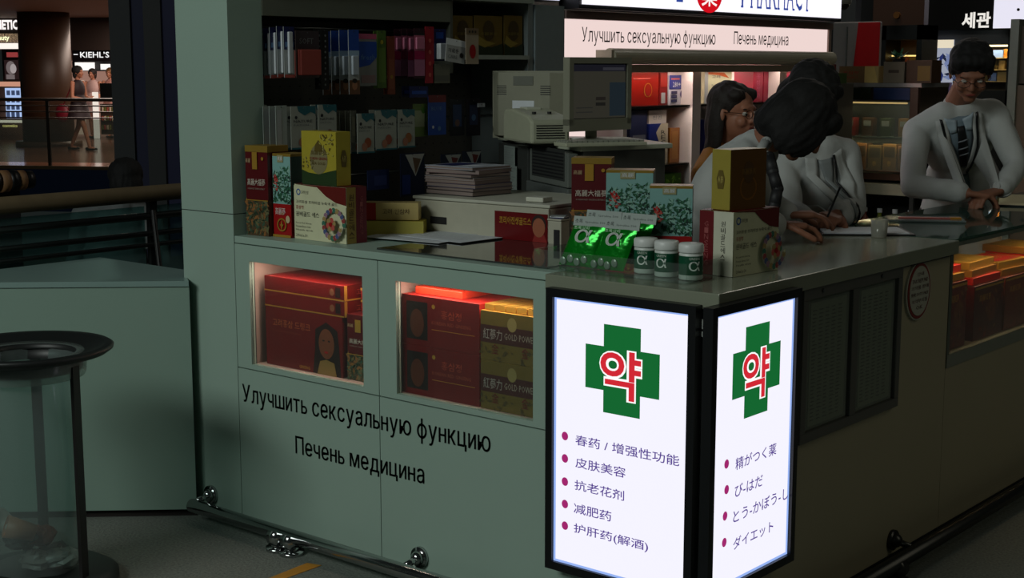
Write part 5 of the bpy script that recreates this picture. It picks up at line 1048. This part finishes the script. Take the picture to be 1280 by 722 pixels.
for (lx, ly) in ((-1.5, 8.0), (1.2, 8.2), (0.2, 2.6)):  # the last one is added before the shops to brighten the walkway
    q = GO + gx * lx + gy * ly; 
    l = bpy.data.lights.new('gallery_light', 'AREA'); l.size = 2.5; l.energy = 150; l.color = (1, .80, .68); o = bpy.data.objects.new('gallery_light', l); COL.objects.link(o); o.location = (q.x, q.y, 2.7); o['kind'] = 'helper'
# bench with coat behind the balcony
t = thing('striped_bag', 'rolled bag with tan and black stripes lying behind the handrail at the far left', 'bag', (0, 0, 0)); q = onX(-5.2, 6, 224)
for k in range(6): MB().cyl((q.x, q.y - .14 + k * .05, q.z - .01), (q.x, q.y - .09 + k * .05, q.z - .01), .065 - abs(k - 2.5) * .006, (mat((.55, .40, .26), .6), BLACK)[k % 2], n=18).build('stripe', t, smooth=True)
t = thing('bench', 'dark bench with a high back standing beyond the balcony railing', 'bench', (0, 0, 0))
bx((-5.35, -.4, .40), (-4.75, 2.6, .46), DARK).build('seat', t); bx((-5.30, -.4, .46), (-5.22, 1.15, .97), DARK).build('backrest', t)
for y_ in (-.3, 2.4): bx((-5.3, y_, 0), (-4.8, y_ + .06, .40), DARK).build('leg', t)

# ------------------------------------------------------------------ litter bin
t = thing('litter_bin', 'round litter bin with a wide dark rim and clear plastic bag, at the left edge', 'bin', (-2.0, -.80, 0))
BM = mat((.115, .125, .125), .45, var=.12)
q = onZ(.76, 32, 437); q2 = onZ(0, 34, 735); t.location = (q.x, q.y, 0)
MB().lathe([(.150, .735), (.165, .728), (.245, .748), (.262, .760), (.264, .768), (.255, .774), (.235, .772), (.165, .750), (.150, .752), (.150, .735)], BM, n=56).build('rim', t, smooth=True)
MB().lathe([(.155, .70), (.170, .70), (.170, .735), (.155, .735), (.155, .70)], BM, n=48).build('hoop', t, smooth=True)
MB().lathe([(0, .0), (.235, .0), (.25, .012), (.25, .032), (.22, .05), (0, .055)], BM, n=56).build('base', t, smooth=True)
for a in (-.35, 1.75, 3.84): 
    a += YAW; bx((-.016, -.006, .05), (.016, .006, .72), mat((.10, .09, .085), .4)).build('post', t, (.178 * math.cos(a), .178 * math.sin(a), 0), a + math.pi / 2)
# bag: slightly wrinkled film
vs = []; fs = []; n, m_ = 72, 14; rr = random.Random(4); ph = [rr.uniform(0, 6.28) for _ in range(9)]
for j in range(m_ + 1):
    z_ = .07 + .665 * j / m_
    for i in range(n):
        a = 2 * math.pi * i / n; r_ = .152 + .004 * sum(math.sin(a * (k + 3) + ph[k] + z_ * (k % 3) * 4) for k in range(6)) / 2 - .02 * (1 - j / m_) ** 3
        vs.append((r_ * math.cos(a), r_ * math.sin(a), z_))
for j in range(m_):
    for i in range(n): fs.append((j * n + i, j * n + (i + 1) % n, (j + 1) * n + (i + 1) % n, (j + 1) * n + i))
MB().add(vs, fs, clear((.80, .86, .85), .14, .86)).build('plastic_bag', t, smooth=True)
MB().lathe([(.150, .752), (.172, .756), (.182, .742), (.178, .69), (.174, .68)], clear((.7, .76, .74), .2, .7), n=56).build('bag_collar', t, smooth=True)
rr = random.Random(8)
for k, (nm, c) in enumerate((('crumpled_wrapper', (.50, .50, .48)), ('crumpled_wrapper', (.42, .22, .16)), ('paper_cup', (.70, .70, .66)), ('crumpled_wrapper', (.62, .64, .62)), ('crumpled_wrapper', (.20, .26, .24)), ('paper_cup', (.60, .44, .34)), ('crumpled_wrapper', (.36, .38, .38)))):
    a = k * 2.4; r_ = .07 if k else 0; loc = (t.location.x + r_ * math.cos(a), t.location.y + r_ * math.sin(a), .085 + .055 * (k % 3))
    lab = ['grey wrapper in the middle', 'rust-red wrapper', 'white cup', 'pale wrapper', 'dark green wrapper', 'tan cup', 'mid-grey wrapper'][k] + ' in the bottom of the clear bin bag'
    if nm == 'paper_cup':
        o = MB().lathe([(0, 0), (.026, 0), (.036, .09), (.033, .09), (.024, .004), (0, .004)], mat(c, .5), n=20).build(nm, None, loc, smooth=True); o.rotation_euler = (1.2, .2, a)
    else:
        p = MB(); p.ell((0, 0, 0), (.06, .045, .03), mat(c, .45), 14, 9); 
        for v in p.v: v *= 1 + rr.uniform(-.22, .22)
        o = p.build(nm, None, loc, a)
    tag(o, lab, 'litter', 'litter in the bin bag')

# ================================================================== PEOPLE
def remesh(obj, vox, smooth=6):
    r = obj.modifiers.new('r', 'REMESH'); r.mode = 'VOXEL'; r.voxel_size = vox; r.use_smooth_shade = True
    s_ = obj.modifiers.new('s', 'SMOOTH'); s_.factor = .5; s_.iterations = smooth
    dg = bpy.context.evaluated_depsgraph_get(); dg.update(); me = bpy.data.meshes.new_from_object(obj.evaluated_get(dg)); me.name = obj.name
    obj.modifiers.clear(); old = obj.data; obj.data = me
    return obj
def hand(mb, wr, d, pn, m, curl=.5, side=1, s=1.0):
    # wrist, finger direction, palm normal (towards the palm), thumb side
    d = V(d).normalized(); pn = (V(pn) - d * V(pn).dot(d)).normalized(); sd = d.cross(pn) * side; wr = V(wr)
    for k in range(5): 
        o_ = sd * ((k - 2) * .0165 * s); mb.cap(wr + d * .012 * s + o_ * .6, wr + d * .082 * s + o_, .013 * s, .0125 * s, m)
    for k, L in enumerate((.036, .042, .039, .030)):
        b = wr + d * .085 * s + sd * ((1.5 - k) * .0195 * s); dd = d.copy(); r_ = .0095 * s
        for q_, f_ in enumerate((1, .72, .55)):
            ang = curl * (.55 + .35 * q_); dd = (dd * math.cos(ang) + pn * math.sin(ang)).normalized()
            e = b + dd * L * f_ * s; mb.cap(b, e, r_, r_ * .92, m); b = e; r_ *= .92
    b = wr + d * .025 * s + sd * .032 * s; dd = (d * .7 + sd * .6 + pn * .35).normalized()
    for L in (.04, .032, .026): e = b + dd * L * s; mb.cap(b, e, .0115 * s, .0105 * s, m); b = e; dd = (dd + d * .35 + pn * .2 - sd * .15).normalized()
def head(mb, c, f, u, m):
    f = V(f).normalized(); u = (V(u) - f * V(u).dot(f)).normalized(); s_ = f.cross(u); R = (s_, f, u); P = lambda x, y, z: c + s_ * x + f * y + u * z
    mb.ell(P(0, -.012, .035), (.074, .092, .082), m, 24, 16, R); mb.ell(P(0, .022, -.03), (.058, .066, .075), m, 24, 16, R); mb.ell(P(0, .058, -.085), (.026, .026, .022), m, 14, 10, R)
    mb.ell(P(0, .074, .026), (.050, .016, .014), m, 14, 10, R)                       # brow
    mb.cap(P(0, .086, .012), P(0, .101, -.022), .008, .012, m); mb.ell(P(.009, .092, -.026), (.008, .009, .007), m, 10, 8, R); mb.ell(P(-.009, .092, -.026), (.008, .009, .007), m, 10, 8, R)
    mb.ell(P(0, .083, -.050), (.024, .010, .006), m, 12, 8, R); mb.ell(P(0, .082, -.060), (.021, .010, .007), m, 12, 8, R)   # lips
    for q in (-1, 1):
        mb.ell(P(q * .038, .062, -.028), (.022, .024, .024), m, 12, 8, R); mb.ell(P(q * .077, -.008, -.006), (.008, .018, .030), m, 12, 10, R)
    return P, R
def eyes(P, R, t, closed=False):
    p = MB()
    for q in (-1, 1): p.ell(P(q * .031, .074, .004), (.012, .011, .0085 if not closed else .004), mat((.80, .78, .74), .3), 14, 10, R); p.ell(P(q * .031, .083, .002), (.0055, .003, .0055 if not closed else .003), BLACK, 10, 8, R)
    p.build('eyes', t, smooth=True)
    p = MB()
    for q in (-1, 1): p.cap(P(q * .046, .078, .022), P(q * .018, .084, .025), .0028, .0035, HAIR)
    p.build('eyebrows', t, smooth=True)
    p = MB(); p.ell(P(0, .0905, -.0535), (.020, .0035, .0055), mat((.50, .22, .18), .45), 14, 8, R); p.build('lips', t, smooth=True)
def glasses(P, t, m):
    p = MB()
    for q in (-1, 1):
        pts = [P(q * .033 + .025 * math.cos(a), .100 - .004 * abs(math.cos(a)), .002 + .017 * math.sin(a)) for a in [i * math.pi / 8 for i in range(17)]]; p.tube(pts, .0013, m, 6)
        p.tube([P(q * .058, .096, .006), P(q * .076, .06, .008), P(q * .079, -.005, .008)], .0013, m, 6)
    p.tube([P(-.009, .101, .006), P(.009, .101, .006)], .0013, m, 6); p.build('glasses', t)
def legs(mb, pel, fd, m, foot, spread=.09, bent=None, clothed=False, r=(.085, .058, .045)):
    sd = V((fd.y, -fd.x, 0))
    for q in (-1, 1):
        hp = pel + sd * q * spread + V((0, 0, -.04)); an = V((pel.x, pel.y, 0)) + sd * q * (spread + .01) + V((0, 0, .085)); kn = (hp + an) / 2 + fd * .03
        mb.cap(hp, kn, r[0], r[1], m); mb.cap(kn, an, r[1] * .98, r[2], m)
        if foot: mb.cap(an + V((0, 0, -.045)) - fd * .03, an + V((0, 0, -.055)) + fd * .15, .036, .028, foot)
def surf(obj): 
    me = obj.data; return BVHTree.FromPolygons([v.co.copy() for v in me.vertices], [tuple(p.vertices) for p in me.polygons])
def ribbon(bvh, left, right, nrm, off, m, name, t, n=10, k=4):
    # cloth strip laid on the body: left and right edges, both sampled and pressed onto the surface
    def samp(pl, u):
        u *= len(pl) - 1; i = min(int(u), len(pl) - 2); return pl[i].lerp(pl[i + 1], u - i)
    vs = []; ok = True
    for i in range(n + 1):
        for j in range(k + 1):
            q = samp(left, i / n).lerp(samp(right, i / n), j / k); h_ = bvh.ray_cast(q + nrm * .4, -nrm, 1.2)
            vs.append((h_[0] if h_[0] else q) + nrm * off)
    fs = [(i * (k + 1) + j, i * (k + 1) + j + 1, (i + 1) * (k + 1) + j + 1, (i + 1) * (k + 1) + j) for i in range(n) for j in range(k)]
    o = MB().add(vs, fs, m).build(name, t, smooth=True); s_ = o.modifiers.new('t', 'SOLIDIFY'); s_.thickness = .004; s_.offset = 0
    return o
def figure(label, pel, chest, neck, hc, f, u, arms, fd, coat, coat_len, skin=SKIN, legm=DARK, chest_r=.150, sh_w=.19, name='person', curl=.6, sleeve_short=False, female=False, s=1.0):
    """pel, chest, neck, hc: pelvis, upper chest, neck base, head centre; arms: [(elbow, wrist, hand dir, palm normal, side)] left and right"""
    t = thing(name, label, 'person', (pel.x, pel.y, 0)); off = V((pel.x, pel.y, 0))
    up = (chest - pel).normalized(); sd = up.cross(V(fd)).normalized() * -1; fw = sd.cross(up) * -1
    if fw.dot(V(fd)) < 0: fw = -fw
    mb = MB(); P, R = head(mb, hc - off, f, u, skin)
    mb.cap(neck - off, (hc - off) - R[1] * .015 - R[2] * .05, .052 if female else .058, .050 if female else .056, skin)
    c = chest - off; pl = pel - off; Rt = (sd, fw, up)
    def torso(g, m, k):
        g.ell(c - up * .03, (chest_r + k, .098 + k, .16 + k), m, 24, 16, Rt); g.ell(pl.lerp(c, .42), (.128 + k, .088 + k, .17 + k), m, 24, 16, Rt); g.ell(pl + up * .03, (.158 + k, .105 + k, .14 + k), m, 24, 16, Rt)
    torso(mb, skin, -.012)
    cb_ = MB(); torso(cb_, coat, .014); cb_.cap(neck - off - up * .035, neck - off - up * .05, .075, .075, coat)
    for (el, wr, hd, pn, side) in arms:
        shp = c + up * .055 + sd * (sh_w * (1 if (el - chest).dot(sd) > 0 else -1)); el = el - off; wr = wr - off
        mb.cap(shp, el, .045, .036, skin); mb.cap(el, wr, .036, .026, skin); hand(mb, wr, hd, pn, skin, curl, side)
        cb_.cap(c + up * .095 + (shp - c) * .25, shp, .060, .060, coat)
        if sleeve_short: cb_.cap(shp, shp.lerp(el, .45), .064, .056, coat)
        else: cb_.cap(shp, el, .060, .052, coat); cb_.cap(el, el.lerp(wr, .86), .052, .044, coat)
    legs(mb, pl, V((fd[0], fd[1], 0)).normalized(), skin, None)
    body = remesh(mb.build('body', t, smooth=True), .0055, 3)
    if coat_len: 
        for q in (-1, 1): cb_.cap(pl + sd * q * .06 + V((0, 0, .0)), V((pl.x, pl.y, 0)) + sd * q * .09 + V((0, 0, pel.z - coat_len)), .118, .135, coat)
    cl = remesh(cb_.build('lab_coat' if coat is COAT else 'top', t, smooth=True), .009, 3)
    from mathutils import noise
    nn = [v.normal.copy() for v in cl.data.vertices]
    for v, vn in zip(cl.data.vertices, nn):
        q = v.co; n1 = noise.noise(V((q.x * 9, q.y * 9, q.z * 5))); n2 = noise.noise(V((q.x * 22 + 5, q.y * 22, q.z * 11)))
        v.co += vn * (.010 * (abs(n1) - .2) + .004 * n2)
    g = MB(); legs(g, pl, V((fd[0], fd[1], 0)).normalized(), legm, None, r=(.098, .070, .060)); g.ell(pl - V((0, 0, .02)), (.155, .11, .10), legm, 20, 12, Rt); remesh(g.build('trousers', t, smooth=True), .012, 2)
    fdn = V((fd[0], fd[1], 0)).normalized(); sdn = V((fdn.y, -fdn.x, 0))
    for q in (-1, 1):
        an = V((pl.x, pl.y, .04)) + sdn * q * .10; g = MB(); g.cap(an - fdn * .05, an + fdn * .15, .040, .032, BLACK); g.box((an.x - .001, an.y - .001, 0), (an.x + .001, an.y + .001, .01), BLACK); g.build('shoe', t, smooth=True)
    return t, P, R, c, (sd, fw, up), cl
def hair(P, R, t, parts, m, vox=.008, amp=.006, name='hair'):
    g = MB()
    for (x, y, z, a, b, c_) in parts: g.ell(P(x, y, z), (a, b, c_), m, 22, 14, R)
    o = remesh(g.build(name, t, smooth=True), vox, 3)
    from mathutils import noise
    for v in o.data.vertices:
        q = V(((v.co - P(0, 0, 0)).dot(R[0]), (v.co - P(0, 0, 0)).dot(R[1]), (v.co - P(0, 0, 0)).dot(R[2])))
        v.co += (v.co - P(0, -.01, .02)).normalized() * amp * noise.noise(V((q.x * 60, q.y * 60, q.z * 12)))
    return o
def Dp(d, px, py): return hit(CAM + FWD * d, FWD, px, py)

# --- male pharmacist
hc = Dp(5.95, 1213, 91); nk = Dp(6.16, 1198, 128); ch = Dp(6.20, 1195, 165); pl = Dp(6.55, 1197, 300); pl.z = .98
fd = V((.72, -.60, 0)).normalized(); fd = V((.52, -.78, 0)).normalized()
eR = Dp(6.02, 1140, 232); wR = Dp(5.92, 1207, 241); eL = Dp(6.05, 1272, 208); wL = Dp(5.96, 1250, 238)
wR.z = max(wR.z, 1.085); wL.z = max(wL.z, 1.085)
f_ = V((.40, -.72, -.46)).normalized()
t, P, R, c, (sd, fw, up), cl = figure('man in a white coat with tie, lanyard and glasses looking down behind the glass counter', pl, ch, nk, hc, f_, (0, 0, 1), [(eR, wR, RGT * .9 - V((0, 0, .12)), V((0, 0, -1)), 1), (eL, wL, -RGT * .8 + V((0, 0, -.15)) + fd * .4, V((0, 0, -1)), -1)], fd, COAT, .42, SKIND, chest_r=.155, sh_w=.165, curl=.7)
eyes(P, R, t, True); glasses(P, t, BLACK)
hair(P, R, t, [(0, -.020, .055, .090, .100, .083), (0, -.055, .02, .082, .062, .085), (0, .045, .088, .070, .050, .030), (.055, .03, .07, .035, .05, .04), (-.055, .03, .07, .035, .05, .04), (.074, .01, .035, .016, .03, .04), (-.074, .01, .035, .016, .03, .04)], HAIR)
bv = surf(cl); up2 = V((0, 0, 1)); Q = lambda x, z: c + sd * x + up * z
sgn = 1 if sd.dot(RGT) > 0 else -1
Q = lambda x, z: c + sd * (x * sgn) + up * z
SHIRT = mat((.42, .48, .52), .6)
ribbon(bv, [Q(-.055, .13), Q(-.045, .02), Q(-.004, -.12)], [Q(.055, .13), Q(.045, .02), Q(.004, -.12)], fw, .004, SHIRT, 'shirt', t)
ribbon(bv, [Q(-.014, .10), Q(-.022, .0), Q(-.012, -.10)], [Q(.014, .10), Q(.022, .0), Q(.012, -.10)], fw, .009, mat((.035, .035, .05), .5), 'necktie', t)
for k in range(3): ribbon(bv, [Q(-.020, .045 - k * .035), Q(-.020, .040 - k * .035)], [Q(.020, .050 - k * .035), Q(.020, .045 - k * .035)], fw, .0125, mat((.5, .52, .55), .4), 'tie_stripe', t, 2, 3)
for q in (-1, 1):
    ribbon(bv, [Q(q * .050, .14), Q(q * .048, .04), Q(q * .005, -.14)], [Q(q * .095, .13), Q(q * .10, .03), Q(q * .012, -.15)], fw, .012, COAT, 'lapel', t)
    ribbon(bv, [Q(q * .012, .125), Q(q * .020, .085)], [Q(q * .062, .145), Q(q * .045, .080)], fw, .014, mat((.62, .68, .72), .6), 'shirt_collar', t, 4, 4)
    ribbon(bv, [Q(q * .070, .14), Q(q * .055, .0), Q(q * .012, -.155)], [Q(q * .080, .14), Q(q * .065, .0), Q(q * .018, -.165)], fw, .018, BLACK, 'lanyard', t, 14, 1)
ribbon(bv, [Q(-.020, -.165), Q(-.020, -.25)], [Q(.024, -.165), Q(.024, -.25)], fw, .016, mat((.32, .38, .38), .3), 'badge', t, 4, 3)
ribbon(bv, [Q(.060, -.055), Q(.060, -.14)], [Q(.125, -.05), Q(.125, -.135)], fw, .004, COAT, 'chest_pocket', t, 4, 4)
for k in range(3): q = bv.ray_cast(Q(.0, -.20 - k * .10) + fw * .4, -fw, 1)[0]; (MB().ell(q, (.008, .008, .008), GREYP, 10, 6).build('button', t) if q else None)

# --- bent woman in white coat
hc = Dp(4.72, 1000, 154); nk = Dp(4.80, 952, 178); ch = Dp(4.86, 912, 225); pl = Dp(5.05, 850, 330); pl.z = .93
fd = V((.93, .36, 0)).normalized()
eR = Dp(4.60, 938, 268); wR = Dp(4.72, 972, 281); eL = Dp(5.05, 962, 262); wL = Dp(4.98, 985, 268)
wR.z = max(wR.z, 1.085); wL.z = max(wL.z, 1.08); eR.z = max(eR.z, 1.12); eL.z = max(eL.z, 1.14)
f_ = (RGT * .72 - V((0, 0, .80)) - FWD * .05).normalized(); u_ = (RGT * .75 + V((0, 0, .65))).normalized()
t, P, R, c, (sd, fw, up), cl = figure('woman in a white coat bent low over the counter, black bobbed hair hiding her face', pl, ch, nk, hc, f_, u_, [(eR, wR, RGT * .9 + FWD * .2, V((0, 0, -1)), -1), (eL, wL, RGT * .9 - FWD * .1, V((0, 0, -1)), 1)], fd, COAT, .30, SKIND, sh_w=.145, chest_r=.135, female=True)
eyes(P, R, t)
hair(P, R, t, [(0, -.02, .045, .100, .108, .098), (0, -.055, -.02, .100, .075, .098), (.072, .0, -.03, .036, .075, .092), (-.072, .0, -.03, .036, .075, .092), (0, .06, .07, .075, .045, .045), (.062, .055, -.02, .026, .036, .080), (-.062, .055, -.02, .026, .036, .080), (0, -.075, -.06, .085, .05, .06)], HAIR)
bv = surf(cl); 
sv = V((0, -.35, .0))
p = MB(); pts = [Dp(4.66, 962, 196), Dp(4.63, 966, 215), Dp(4.62, 972, 236), Dp(4.61, 968, 256)]; o_ = t.location
for i in range(len(pts) - 1): p.cap(pts[i] - o_, pts[i + 1] - o_, .018, .020, mat((.10, .10, .11), .6, var=.6, scale=60))
p.build('scarf', t, smooth=True)
MB().cap(Dp(4.70, 958, 178) - o_, Dp(4.66, 942, 200) - o_, .020, .012, COAT).build('coat_collar', t, smooth=True)

# --- writing woman behind
hc = Dp(5.36, 1013, 122); nk = Dp(5.46, 1018, 172); ch = Dp(5.50, 1018, 218); pl = Dp(5.66, 1015, 300); pl.z = .93
fd = V((.75, -.50, 0)).normalized()
eR = Dp(5.30, 985, 262); wR = Dp(5.18, 1006, 275); eL = Dp(5.42, 1066, 262); wL = Dp(5.20, 1046, 271)
eR.z = max(eR.z, 1.10); wR.z = max(wR.z, 1.08); wL.z = max(wL.z, 1.09); eL.z = max(eL.z, 1.10)
f_ = (RGT * .30 - FWD * .55 - V((0, 0, .62))).normalized()
t, P, R, c, (sd, fw, up), cl = figure('woman in a white coat writing on the clipboard, long black hair, dark bracelet', pl, ch, nk, hc, f_, (0, 0, 1), [(eR, wR, RGT * .9 - FWD * .1, V((0, 0, -1)), -1), (eL, wL, -RGT * .35 - FWD * .6 - V((0, 0, .1)), V((-.3, 0, -1)), 1)], fd, COAT, .35, SKIND, sh_w=.135, chest_r=.13, female=True, curl=.8)
eyes(P, R, t, True)
hair(P, R, t, [(0, -.02, .05, .098, .102, .092), (0, -.06, -.03, .096, .062, .11), (.070, .0, -.04, .032, .07, .11), (-.070, .0, -.04, .032, .07, .11), (0, .055, .08, .07, .045, .04), (.060, .05, -.05, .026, .034, .10), (-.060, .05, -.05, .026, .034, .10)], HAIR)
bv = surf(cl); sgn = 1 if sd.dot(RGT) > 0 else -1; Q = lambda x, z: c + sd * (x * sgn) + up * z
for q in (-1, 1): ribbon(bv, [Q(q * .035, .11), Q(q * .045, .02), Q(q * .006, -.10)], [Q(q * .08, .12), Q(q * .088, .01), Q(q * .010, -.12)], fw, .010, COAT, 'lapel', t)
ribbon(bv, [Q(-.03, .10), Q(-.004, -.04)], [Q(.03, .10), Q(.004, -.04)], fw, .003, mat((.50, .52, .52), .6), 'shirt', t)
ribbon(bv, [Q(.03, .11), Q(.006, -.12)], [Q(.038, .11), Q(.012, -.12)], fw, .014, BLACK, 'lanyard', t, 10, 1)
ribbon(bv, [Q(-.085, -.07), Q(-.085, -.15)], [Q(-.03, -.07), Q(-.03, -.15)], fw, .004, COAT, 'chest_pocket', t, 4, 4)
o_ = t.location; d_ = (wR - eR).normalized(); MB().cyl(wR - o_ - d_ * .012, wR - o_ + d_ * .002, .031, BLACK, n=20).build('bracelet', t, smooth=True)
tp_ = thing('pen', 'thin dark pen in the writing woman’s hand', 'pen'); hp = wL + (-RGT * .35 - FWD * .6).normalized() * .09
MB().cyl((hp.x + .03, hp.y + .02, hp.z + .10), (hp.x - .01, hp.y - .01, max(hp.z - .03, CZ + .012)), .004, BLACK, n=8).build('barrel', tp_); MB().cyl((hp.x - .01, hp.y - .01, max(hp.z - .03, CZ + .012)), (hp.x - .013, hp.y - .013, CZ + .010), .003, STEEL, .0006, 8).build('tip', tp_)

# --- woman with glasses
hc = Dp(5.84, 917, 142); nk = Dp(5.90, 906, 180); ch = Dp(5.95, 902, 222); pl = Dp(6.05, 900, 320); pl.z = .93
MUST = mat((.66, .42, .10), .7, bump=.2)
f_ = (RGT * .72 - FWD * .66 - V((0, 0, .14))).normalized(); fd = V((.95, .1, 0)).normalized()
eR = Dp(5.85, 882, 285); wR = Dp(5.75, 905, 310); eL = Dp(6.1, 925, 285); wL = Dp(6.0, 935, 305)
t, P, R, c, (sd, fw, up), cl = figure('woman with thin glasses and long brown hair in a mustard yellow top, standing at back', pl, ch, nk, hc, f_, (0, 0, 1), [(eR, wR, RGT * .9, V((0, 0, -1)), -1), (eL, wL, RGT * .9, V((0, 0, -1)), 1)], fd, MUST, .08, SKIN, sh_w=.155, chest_r=.135, female=True)
eyes(P, R, t); glasses(P, t, mat((.12, .08, .06), .3, .6))
hair(P, R, t, [(0, -.025, .048, .086, .096, .086), (0, -.062, -.04, .082, .056, .13), (.074, -.034, -.05, .018, .040, .12), (-.074, -.034, -.05, .018, .040, .12), (.045, .036, .078, .036, .036, .028), (-.045, .036, .078, .036, .036, .028), (0, -.065, -.15, .085, .045, .09)], HAIRB)

# --- seated person beyond the railing
hc = Dp(8.0, 157, 226); nk = Dp(8.02, 152, 250); ch = Dp(8.05, 146, 282); pl = Dp(8.1, 146, 340); pl.z = .55
t, P, R, c, (sd, fw, up), cl = figure('dark-haired person in a grey top sitting on the bench, seen from behind over the handrail', pl, ch, nk, hc, (-.8, .5, -.2), (0, 0, 1), [(ch + RGT * .24 - V((0, 0, .2)), ch + RGT * .2 - V((0, 0, .35)) + V((-.1, 0, 0)), (-1, 0, 0), (0, 0, -1), 1), (ch - RGT * .24 - V((0, 0, .2)), ch - RGT * .2 - V((0, 0, .35)) + V((-.1, 0, 0)), (-1, 0, 0), (0, 0, -1), -1)], V((-.8, .5, 0)).normalized(), mat((.40, .42, .42), .7), 0, SKIND)
hair(P, R, t, [(0, -.02, .04, .098, .105, .09), (0, -.05, -.02, .09, .07, .09)], HAIR)

# --- people on the gallery
def walker(label, px, py_foot, ly, H, dress, hairm, stride, f, skinm=SKIN, bag=None):
    lx, _ = gp(ly, px, 100); base = GO + gx * lx + gy * ly; base.z = 0; s_ = H / 1.68
    t = thing('person', label, 'person', base); f = V(f).normalized(); sdv = V((f.y, -f.x, 0)); mb = MB(); z = V((0, 0, 1))
    P, R = head(mb, z * 1.55 * s_ + f * .03, f, (0, 0, 1), skinm); mb.cap(z * 1.38 * s_, z * 1.48 * s_, .05, .048, skinm)
    mb.ell(z * 1.22 * s_, (.15, .10, .20), skinm, 20, 12, (sdv, f, z)); mb.ell(z * .96 * s_, (.15, .11, .16), skinm, 20, 12, (sdv, f, z))
    for q in (-1, 1):
        hp = z * .90 * s_ + sdv * q * .08; kn = z * .48 * s_ + sdv * q * .08 + f * (.12 * q * stride + .04); an = z * .09 * s_ + sdv * q * .07 + f * (.26 * q * stride)
        mb.cap(hp, kn, .078, .052, skinm); mb.cap(kn, an, .05, .032, skinm); mb.cap(an - z * .04, an - z * .055 + f * .13, .030, .024, skinm)
        sh = z * 1.34 * s_ + sdv * q * .17; el = z * 1.06 * s_ + sdv * q * .22 + f * .02; wr = z * 1.02 * s_ + sdv * q * .12 + f * .22
        mb.cap(sh, el, .045, .034, skinm); mb.cap(el, wr, .034, .024, skinm); hand(mb, wr, f, (0, 0, -1), skinm, .5, q)
    remesh(mb.build('body', t, smooth=True), .009, 2)
    g = MB(); g.ell(z * 1.22 * s_, (.165, .12, .20), dress, 20, 12, (sdv, f, z)); g.ell(z * .98 * s_, (.17, .13, .18), dress, 20, 12, (sdv, f, z)); g.lathe([(0, 1.0 * s_), (.14, 1.0 * s_), (.24, .62 * s_), (0, .62 * s_)], dress, n=24); remesh(g.build('dress', t, smooth=True), .014, 2)
    hair(P, R, t, [(0, -.03, .04, .10, .11, .10), (0, -.09, .05, .07, .06, .07), (0, -.06, -.04, .085, .06, .09)], hairm, .012)
    for q in (-1, 1): an = z * .03 + sdv * q * .07 + f * (.26 * q * stride); MB().cap(an - f * .06, an + f * .16, .034, .024, BLACK).build('shoe', t, smooth=True)
    if bag:
        b = MB(); b.ell(sdv * .12 + z * .74 * s_ - f * .30, (.16, .09, .19), bag, 20, 12, (f, sdv, z)); remesh(b.build('shoulder_bag', t, smooth=True), .014, 2)
        MB().tube([sdv * .15 + z * 1.36 * s_, sdv * .18 + z * 1.1 * s_ - f * .12, sdv * .13 + z * .88 * s_ - f * .28], .012, bag, 8).build('bag_strap', t)
    return t
walker('woman in a dark red dress walking along the gallery with a red bag', 97, 193, 4.6, 1.66, mat((.10, .04, .07), .7), HAIR, 1.0, (gx.x + .2, gx.y - .1, 0), bag=mat((.42, .04, .12), .5))
walker('shop assistant with dark hair in pale top beside the white gallery counter', 116, 170, 9.3, 1.60, mat((.72, .60, .58), .6), HAIRB, .0, (-gy.x, -gy.y, 0))
walker('shop assistant with blonde-tinted hair at the right of the gallery shop', 138, 170, 9.45, 1.62, mat((.60, .42, .38), .6), mat((.45, .30, .12), .5), .0, (-gy.x, -gy.y, 0))
